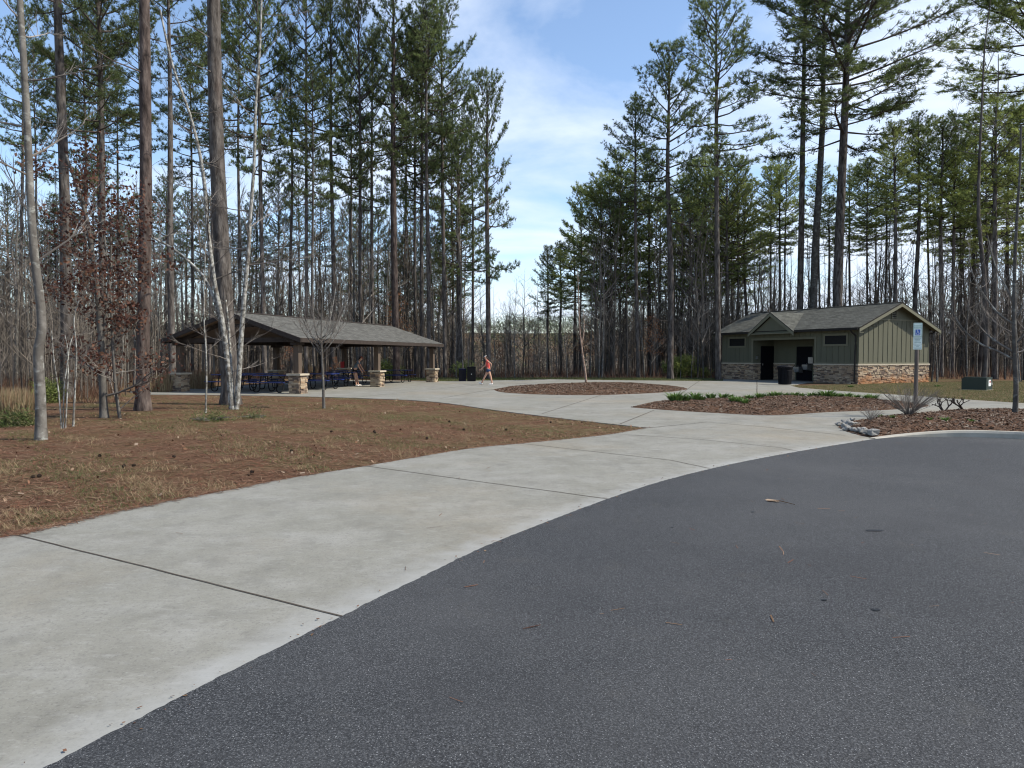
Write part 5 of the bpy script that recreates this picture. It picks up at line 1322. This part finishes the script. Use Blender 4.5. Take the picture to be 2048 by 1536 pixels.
th.build('woodland_thicket', M['thicket'], kind='stuff', label='grey brown leafless thicket filling the woods behind the plaza', cat='thicket')
# undergrowth: fallen leaf litter tufts and brush at the wood's foot
ub = MB()
n = 15000; px = rng.uniform(-150, 2200, n); d = 50 + 40 * rng.random(n) ** 1.5; x = (px - 1024) / FPX * d
ok = np.array([not in_building(a, b) for a, b in zip(x, d)]); ok &= d > np.where((x > -16) & (x < 15), 51.5, 47)
x = x[ok]; d = d[ok]; z = ZT(x, d); nn = len(x); h = rng.uniform(.2, 1.1, nn); aa = rng.uniform(0, 6.28, nn)
B0 = np.c_[x, d, z]; tp = B0 + np.c_[np.cos(aa) * h * .35, np.sin(aa) * h * .35, h]; sd_ = np.c_[np.full(nn, .012), np.zeros(nn), np.zeros(nn)]
n2 = 9000; d2 = 24 + 30 * rng.random(n2); px2 = rng.uniform(-200, 330, n2); k2 = ~((px2 > 240) & (d2 < 38)); d2 = d2[k2]; px2 = px2[k2]; x2 = (px2 - 1024) / FPX * d2
ok2 = np.array([not in_building(a, b) for a, b in zip(x2, d2)]); x2 = x2[ok2]; d2 = d2[ok2]; n2 = len(x2); h2 = rng.uniform(.15, .75, n2); a2_ = rng.uniform(0, 6.28, n2)
B2 = np.c_[x2, d2, ZT(x2, d2)]; ub.add(np.stack([B2 - [.007, 0, 0], B2 + [.007, 0, 0], B2 + np.c_[np.cos(a2_) * h2 * .4, np.sin(a2_) * h2 * .4, h2]], 1).reshape(-1, 3), np.arange(3 * n2).reshape(-1, 3), rng.uniform(0, .999, n2))
ub.add(np.stack([B0 - sd_, B0 + sd_, tp], 1).reshape(-1, 3), np.arange(3 * nn).reshape(-1, 3), rng.uniform(0, .999, nn))
ub.build('undergrowth_brush', M['straw'], kind='stuff')
# far wooded slopes: many small leafy/bare crowns of irregular outline
def far_woods():
    m = MB(); n = 5200
    d = rng.uniform(150, 470, n); px = rng.uniform(-250, 2300, n); x = (px - 1024) / FPX * d; z = ZT(x, d)
    H_ = rng.uniform(6, 15, n) * (1 + .35 * np.sin(x * .09) * np.cos(x * .037 + 1)) * np.where(d < 230, .7, 1); K = 80
    cx = np.repeat(np.c_[x, d, z + H_ * .62], K, 0); hh = np.repeat(H_, K)[:, None]
    off = rng.normal(0, 1, (n * K, 3)); off /= np.linalg.norm(off, axis=1, keepdims=True); off *= rng.random((n * K, 1)) ** .45
    C = cx + off * hh * [.24, .24, .38]
    u = rng.normal(0, 1, C.shape); v = rng.normal(0, 1, C.shape); sz = rng.uniform(.18, .62, (n * K, 1))
    u = u / np.linalg.norm(u, axis=1, keepdims=True) * sz; v = v / np.linalg.norm(v, axis=1, keepdims=True) * sz * .7
    V = np.stack([C - u, C + v, C + u], 1).reshape(-1, 3)
    m.add(V, np.arange(3 * len(C)).reshape(-1, 3), np.clip(np.repeat(np.clip(.12 + .68 * np.clip((d - 190) / 230, 0, 1) + .22 * np.sin(x * .045 + np.sin(d * .03) * 2) * np.cos(d * .021 + x * .013) + rng.normal(0, .17, n), 0, .999), K), 0, .999))
    m.build('distant_woods', M['hill_leaf'], kind='stuff')
far_woods()

# ------------------------------------------------------------------ lawn scatter
lawn_poly = np.array([tuple(p[:2]) for p in list(ll) + list(lt)[1:]] + [tuple(PC + pu * -1.2 + pv * 9), (-30, 33.), (-30, 0.), (-12, -4.)])
def lawn_pts(n, dmax=31, pw=2.0, poly=lawn_poly):
    d = 4.5 + (dmax - 4.5) * rng.random(n) ** pw; px = rng.uniform(-60, 1320, n); P = np.c_[(px - 1024) / FPX * d, d]
    return P[pip(P, poly)]
def nfield(P, s, ph):
    return .5 + .25 * (np.sin(P[:, 0] * s + ph) * np.cos(P[:, 1] * s * 1.3 + ph * 2) + np.sin(P[:, 0] * s * 2.3 + P[:, 1] * s * 1.9 + ph * 3))
P = lawn_pts(150000, 31, 1.7); c = MB(); chips(c, P, rng.uniform(.002, .022, len(P)), (.10, .22), (.025, .05), .10); c.build('pine_straw', M['straw'], kind='stuff')
P = lawn_pts(3200, 31, 1.5); k = rng.random(len(P)) < nfield(P, .5, .4) * .9; P = P[k]; c = MB(); chips(c, P, rng.uniform(.01, .035, len(P)), (.03, .065), (.35, .6), .5); c.build('fallen_leaves', M['leaf_litter'], kind='stuff')
def turf(P, h, w, m, name, zf=0.0, lean=.5):
    n = len(P); a = rng.uniform(0, 6.28, n); hh = h * rng.uniform(.4, 1.2, n); B0 = np.c_[P, np.full(n, zf)]
    tp = B0 + np.c_[np.cos(a) * hh * lean, np.sin(a) * hh * lean, hh]; s = np.c_[-np.sin(a), np.cos(a), np.zeros(n)] * w / 2
    c = MB(); c.add(np.stack([B0 - s, B0 + s, tp], 1).reshape(-1, 3), np.arange(3 * n).reshape(-1, 3), rng.uniform(0, .999, n)); return c.build(name, m, kind='stuff')
P = lawn_pts(260000, 30, 1.5); f = nfield(P, .8, 1.3) + nfield(P, 3.1, .2) * .5; k = (f > .86) & (rng.random(len(P)) < .7); turf(P[k], .04, .007, M['grass'], 'lawn_grass', lean=1.4)
# dry clumps
cl_ = lawn_pts(1500, 28, 1.6); f = nfield(cl_, 1.1, 2.2); cl_ = cl_[f > .56][:330]
PP = np.concatenate([q + rng.normal(0, .05 + .05 * random.random(), (int(rng.integers(18, 60)), 2)) for q in cl_] + [G(*q)[:2] + rng.normal(0, .07, (90, 2)) for q in ((20, 1062), (128, 1035), (100, 990), (610, 940), (455, 925))])
PP = PP[pip(PP, lawn_poly)]
turf(PP, .085, .006, M['dry_grass'], 'dry_grass_tufts', lean=1.5)
# straw and grit drifting onto the pavement edge
ed = np.array([p[:2] for p in ll]); i = rng.integers(8, len(ed) - 1, 1600); t = rng.random((1600, 1)); P = ed[i] + (ed[np.minimum(i + 1, len(ed) - 1)] - ed[i]) * t + rng.normal(0, .045, (1600, 2))
c = MB(); chips(c, P, np.full(len(P), .028), (.06, .16), (.03, .06), .04)
P = np.c_[rng.uniform(-4, 9, 260), rng.uniform(4, 26, 260)]; P = P[pip(P, np.array(cl))]; chips(c, P, np.full(len(P), .026), (.05, .16), (.03, .06), .02); i = rng.integers(14, len(fine_edge) - 2, 260); P = np.array(fine_edge)[i] + rng.normal(0, .05, (260, 2)); chips(c, P, np.full(len(P), .030), (.006, .022), (.3, .8), .2)
P = np.c_[rng.uniform(-1, 10, 170), rng.uniform(2.5, 13, 170)]; P = P[pip(P, np.array([tuple(q) for q in asp]))]; chips(c, P, np.full(len(P), .030), (.02, .12), (.04, .12), .03)
c.build('loose_straw', M['straw'], kind='stuff')
# pine cones lying in the straw
cm = MB()
for z in range(7):
    for k in range(7):
        a = k * .9 + z * .45; r_ = .026 * math.sin(math.pi * (z + 1) / 8.2); e = np.array([math.cos(a), math.sin(a), 0]); p = e * r_ + [0, 0, z * .012]
        s = np.array([-e[1], e[0], 0]) * .011; cm.add([p - s, p + s, p + s * .5 + e * .014 + [0, 0, .006], p - s * .5 + e * .014 + [0, 0, .006]], [(0, 1, 2, 3)])
cm.lathe([(.001, 0), (.018, .02), (.022, .045), (.01, .08), (.001, .085)], 8)
cm = cm.mesh('pine_cone', M['cone'])
for px, py in [(75, 957), (62, 958), (246, 937), (272, 935), (200, 915), (350, 917), (500, 949), (660, 866), (748, 866), (752, 868), (853, 880), (925, 862), (1102, 847), (900, 845), (580, 905), (1010, 862)]:
    c = G(px, py); o = obj('pine_cone', cm, label='small dark pine cone lying in the straw of the lawn', cat='pine cone', group='pine cones scattered on the lawn')
    o.location = (c[0], c[1], .03); o.rotation_euler = (1.5, random.uniform(0, 6), random.uniform(0, 6)); o.scale = (.68,) * 3
# grass at the back of the plaza and around the restroom
def band_pts(n, poly_): 
    lo, hi = poly_.min(0), poly_.max(0); P = rng.uniform(lo, hi, (n, 2)); return P[pip(P, poly_)]
back = np.array([tuple(p) for p in fe[3:]] + [(15.5, 52.5), (8, 53), (-4, 53.5), (-12, 53.)])
P = band_pts(60000, back); turf(P, .07, .03, M['grass'], 'back_grass', lean=.8)
right = np.array([tuple(p) for p in ge] + [(34, 30.), (34, 46.), (25.9, 44.0), (19.9, 40.5)])
P = band_pts(260000, right); P = P[rng.random(len(P)) < .3 + .65 * nfield(P, 1.1, .3)]
turf(P, .06, .016, M['grass'], 'side_grass', lean=.9)
P = band_pts(190000, right); turf(P, .05, .014, M['dry_grass'], 'side_dry_grass', lean=1.2)

# ------------------------------------------------------------------ people
def skinned(name, nodes, edges, root, m, parent, sub=2, smooth=True):
    names = list(nodes); idx = {k: i for i, k in enumerate(names)}
    me = bpy.data.meshes.new('tmp'); me.from_pydata([nodes[k][0] for k in names], [(idx[a], idx[b]) for a, b in edges], [])
    o = bpy.data.objects.new('tmp', me); col.objects.link(o)
    o.modifiers.new('s', 'SKIN')
    sv_ = me.skin_vertices[0].data
    for k in names:
        r_ = nodes[k][1]; r_ = (r_, r_) if np.isscalar(r_) else r_
        sv_[idx[k]].radius = r_; sv_[idx[k]].use_root = (k == root)
    s = o.modifiers.new('b', 'SUBSURF'); s.levels = sub; s.render_levels = sub
    dg = bpy.context.evaluated_depsgraph_get(); em = bpy.data.meshes.new_from_object(o.evaluated_get(dg))
    bpy.data.objects.remove(o); em.materials.clear(); em.materials.append(m)
    em.polygons.foreach_set("use_smooth", np.ones(len(em.polygons), bool))
    return obj(name, em, parent)
def hand(N_, E_, tagn, w, d, side, curl=.5):
    """w wrist position, d direction of the hand, side = across the palm (towards the thumb)"""
    w, d, s = map(np.array, (w, d, side)); d = d / np.linalg.norm(d); s = s / np.linalg.norm(s); nrm = np.cross(d, s)
    N_[tagn + 'palm'] = (tuple(w + d * .05), (.026, .018)); E_.append((tagn + 'wr', tagn + 'palm'))
    for i, (o, l) in enumerate(((.027, .070), (.009, .080), (-.009, .075), (-.026, .058))):
        a = w + d * .085 + s * o; b = a + (d * (1 - curl * .4) + nrm * curl * .5) * l * .5; c = b + (d * (1 - curl) + nrm * curl) * l * .5
        for q, p, r_ in (('a', a, .010), ('b', b, .009), ('c', c, .007)): N_[f'{tagn}f{i}{q}'] = (tuple(p), r_)
        E_ += [(tagn + 'palm', f'{tagn}f{i}a'), (f'{tagn}f{i}a', f'{tagn}f{i}b'), (f'{tagn}f{i}b', f'{tagn}f{i}c')]
    a = w + d * .035 + s * .032; b = a + (d * .7 + s * .6) * .035; N_[tagn + 't1'] = (tuple(a), .011); N_[tagn + 't2'] = (tuple(b), .009)
    E_ += [(tagn + 'palm', tagn + 't1'), (tagn + 't1', tagn + 't2')]
def person(loc, rz, lab, J, head_dir, shirt_m, short_m, cap_m, shoe_m, sleeve=.0, longhair=True, bw=1.0):
    t = thing('person', lab, 'person', loc, rz)
    N_ = {}; E_ = []
    A = {k: np.array(v, float) for k, v in J.items()}
    N_['pel'] = (tuple(A['pel']), (.115 * bw, .10 * bw)); N_['bel'] = (tuple((A['pel'] + A['chest']) / 2), (.105 * bw, .085 * bw)); N_['chest'] = (tuple(A['chest']), (.125 * bw, .095 * bw)); N_['neck0'] = (tuple(A['neck'] * .8 + A['chest'] * .2), .062); N_['neck'] = (tuple(A['neck']), .05)
    hd = A['head']; up = hd - A['neck']; up /= np.linalg.norm(up); f = np.array(head_dir, float); f /= np.linalg.norm(f)
    N_['jaw'] = (tuple(hd - up * .055 + f * .02), .058); N_['skull'] = (tuple(hd + up * .02), .082); N_['crown'] = (tuple(hd + up * .085), .06); N_['nose'] = (tuple(hd - up * .012 + f * .098), .011); N_['nb'] = (tuple(hd + up * .0 + f * .06), .03); N_['chin'] = (tuple(hd - up * .085 + f * .05), .028)
    E_ += [('pel', 'bel'), ('bel', 'chest'), ('chest', 'neck0'), ('neck0', 'neck'), ('neck', 'jaw'), ('jaw', 'skull'), ('skull', 'crown'), ('skull', 'nb'), ('nb', 'nose'), ('jaw', 'chin')]
    for s in 'LR':
        sh, el_, wr, hp, kn, an, toe = (A[q + s] for q in ('sh', 'el', 'wr', 'hp', 'kn', 'an', 'toe'))
        for k_, p, r_ in (('sh', sh, .052), ('ua', (sh + el_) / 2, .044), ('el', el_, .036), ('fa', el_ * .6 + wr * .4, .037), ('wr', wr, .025)): N_[s + k_] = (tuple(p), r_ * bw)
        E_ += [('chest', s + 'sh'), (s + 'sh', s + 'ua'), (s + 'ua', s + 'el'), (s + 'el', s + 'fa'), (s + 'fa', s + 'wr')]
        hand(N_, E_, s, wr, wr - el_, np.array(f) * .5 + [0, 0, .3], .7)
        for k_, p, r_ in (('hp', hp, .09), ('th', hp * .5 + kn * .5, .078), ('kn', kn, .055), ('ca', kn * .65 + an * .35, .055), ('an', an, .036), ('ft', an * .5 + toe * .5 - np.array([0, 0, .02]), .032), ('toe', toe, .028)): N_[s + k_] = (tuple(p), r_ * (bw if k_ in ('hp', 'th') else 1))
        E_ += [('pel', s + 'hp'), (s + 'hp', s + 'th'), (s + 'th', s + 'kn'), (s + 'kn', s + 'ca'), (s + 'ca', s + 'an'), (s + 'an', s + 'ft'), (s + 'ft', s + 'toe')]
    body = skinned('body', N_, E_, 'pel', M['skin'], t)
    # clothing: grown from the same skeleton, a little thicker
    S = {'b0': (tuple(A['pel'] + (A['chest'] - A['pel']) * .08), (.140 * bw, .122 * bw)), 'b1': (tuple((A['pel'] + A['chest']) / 2), (.130 * bw, .108 * bw)), 'b2': (tuple(A['chest']), (.15 * bw, .115 * bw)), 'b3': (tuple(A['chest'] * .45 + A['neck'] * .55), .085)}
    SE = [('b0', 'b1'), ('b1', 'b2'), ('b2', 'b3')]
    for s in 'LR':
        e = .15 + sleeve; S['s' + s] = (tuple(A['sh' + s]), .064); S['t' + s] = (tuple(A['sh' + s] * (1 - e) + A['el' + s] * e), .06); SE += [('b2', 's' + s), ('s' + s, 't' + s)]
    skinned('shirt', S, SE, 'b1', M[shirt_m], t)
    S = {'p': (tuple(A['pel']), (.142 * bw, .125 * bw)), 'w': (tuple(A['pel'] + (A['chest'] - A['pel']) * .22), (.132 * bw, .112 * bw))}; SE = [('w', 'p')]
    for s in 'LR': S['h' + s] = (tuple(A['hp' + s]), .106 * bw); S['k' + s] = (tuple(A['hp' + s] * .62 + A['kn' + s] * .38), .100 * bw); SE += [('p', 'h' + s), ('h' + s, 'k' + s)]
    skinned('shorts', S, SE, 'p', M[short_m], t)
    for s in 'LR':
        an, toe = A['an' + s], A['toe' + s]; dd = toe - an; dd /= np.linalg.norm(dd); hl = an - np.array([0, 0, .055]) - dd * np.array([1, 1, .4]) * .035
        skinned('shoe', {'h': (tuple(hl), .042), 'm': (tuple(hl * .45 + toe * .55 + [0, 0, .006]), .045), 't': (tuple(toe + dd * .02), .036), 'c': (tuple(an - [0, 0, .01]), .044)}, [('h', 'm'), ('m', 't'), ('h', 'c')], 'm', M[shoe_m], t)
    # hair, cap with peak
    H_ = {'a': (tuple(hd + up * .05 - f * .03), .070), 'b': (tuple(hd - f * .055), .062), 'c': (tuple(hd - up * .07 - f * .07), .042)}; HE = [('a', 'b'), ('b', 'c')]
    if longhair: H_['d'] = (tuple(hd - up * .13 - f * .13), .026); H_['e'] = (tuple(hd - up * .2 - f * .17), .012); HE += [('c', 'd'), ('d', 'e')]
    skinned('hair', H_, HE, 'b', M['hair'], t)
    cp = skinned('cap', {'a': (tuple(hd + up * .075 - f * .012), .108), 'b': (tuple(hd + up * .125 - f * .01), .08)}, [('a', 'b')], 'a', M[cap_m], t)
    side = np.cross(up, f); m = MB(); q0 = hd + up * .068 + f * .055
    V = []
    for k in range(9): a = -1 + k / 4; V.append(q0 + side * a * .075 + f * (.085 * (1 - a * a) ** .5 + .0) - up * .012 * (1 - a * a)); 
    V += [q0 + side * .075, q0 - side * .075]
    V = [v for v in V]; top_ = [v + up * .008 for v in V[:9]]
    m.ngon(V[:9]); m.ngon(top_[::-1])
    for k in range(8): m.ngon([V[k], V[k + 1], top_[k + 1], top_[k]])
    m.build('cap_peak', M[cap_m], cp)
    for sg in (-1, 1):
        m = MB(); c = hd + up * .012 + f * .076 + side * sg * .031
        m.lathe([(.0005, -.009), (.0075, -.004), (.0075, .004), (.0005, .009)], 8, c); m.build('eye', M['hair'], t)
    m = MB(); c = hd - up * .052 + f * .083; m.obox(c - side * .02, side * .04, f * .006, up * .007); m.build('mouth', M['cap_red'], t)
    return t
c = G(974, 770.5)
person((c[0], c[1], .022), 0, 'person walking left in white cap, coral tank top and short denim shorts',
   dict(pel=(.085, 0, .86), chest=(.035, 0, 1.22), neck=(-.02, 0, 1.385), head=(-.065, 0, 1.50), shL=(.03, -.155, 1.335), elL=(.245, -.20, 1.17), wrL=(.20, -.17, .955), shR=(.0, .155, 1.335), elR=(-.12, .19, 1.06), wrR=(-.335, .16, .885),
        hpL=(.09, -.075, .80), knL=(.205, -.075, .475), anL=(.285, -.075, .10), toeL=(.12, -.08, .032), hpR=(.055, .075, .80), knR=(-.115, .08, .475), anR=(-.30, .08, .105), toeR=(-.455, .085, .115)),
   (-1, 0, -.22), 'coral', 'denim', 'whitecloth', 'whitecloth', .0, True, .93)
c = G(711, 773)
person((c[0], c[1], .022), 0, 'person in grey shirt and dark shorts stooping over a table inside the pavilion',
   dict(pel=(-.05, 0, .88), chest=(.11, 0, 1.24), neck=(.23, 0, 1.36), head=(.30, 0, 1.46), shL=(.15, -.19, 1.30), elL=(.24, -.22, 1.02), wrL=(.34, -.14, .82), shR=(.15, .19, 1.30), elR=(.26, .21, 1.03), wrR=(.40, .14, .84),
        hpL=(-.05, -.09, .84), knL=(.02, -.11, .47), anL=(.06, -.11, .09), toeL=(.20, -.14, .034), hpR=(-.05, .09, .84), knR=(.05, .12, .47), anR=(.12, .13, .09), toeR=(.27, .15, .034)),
   (1, 0, -.55), 'greyshirt', 'black', 'cap_red', 'whitecloth', .45, False, 1.08)
print('pines', pine_n[0], 'objects', len(bpy.data.objects))
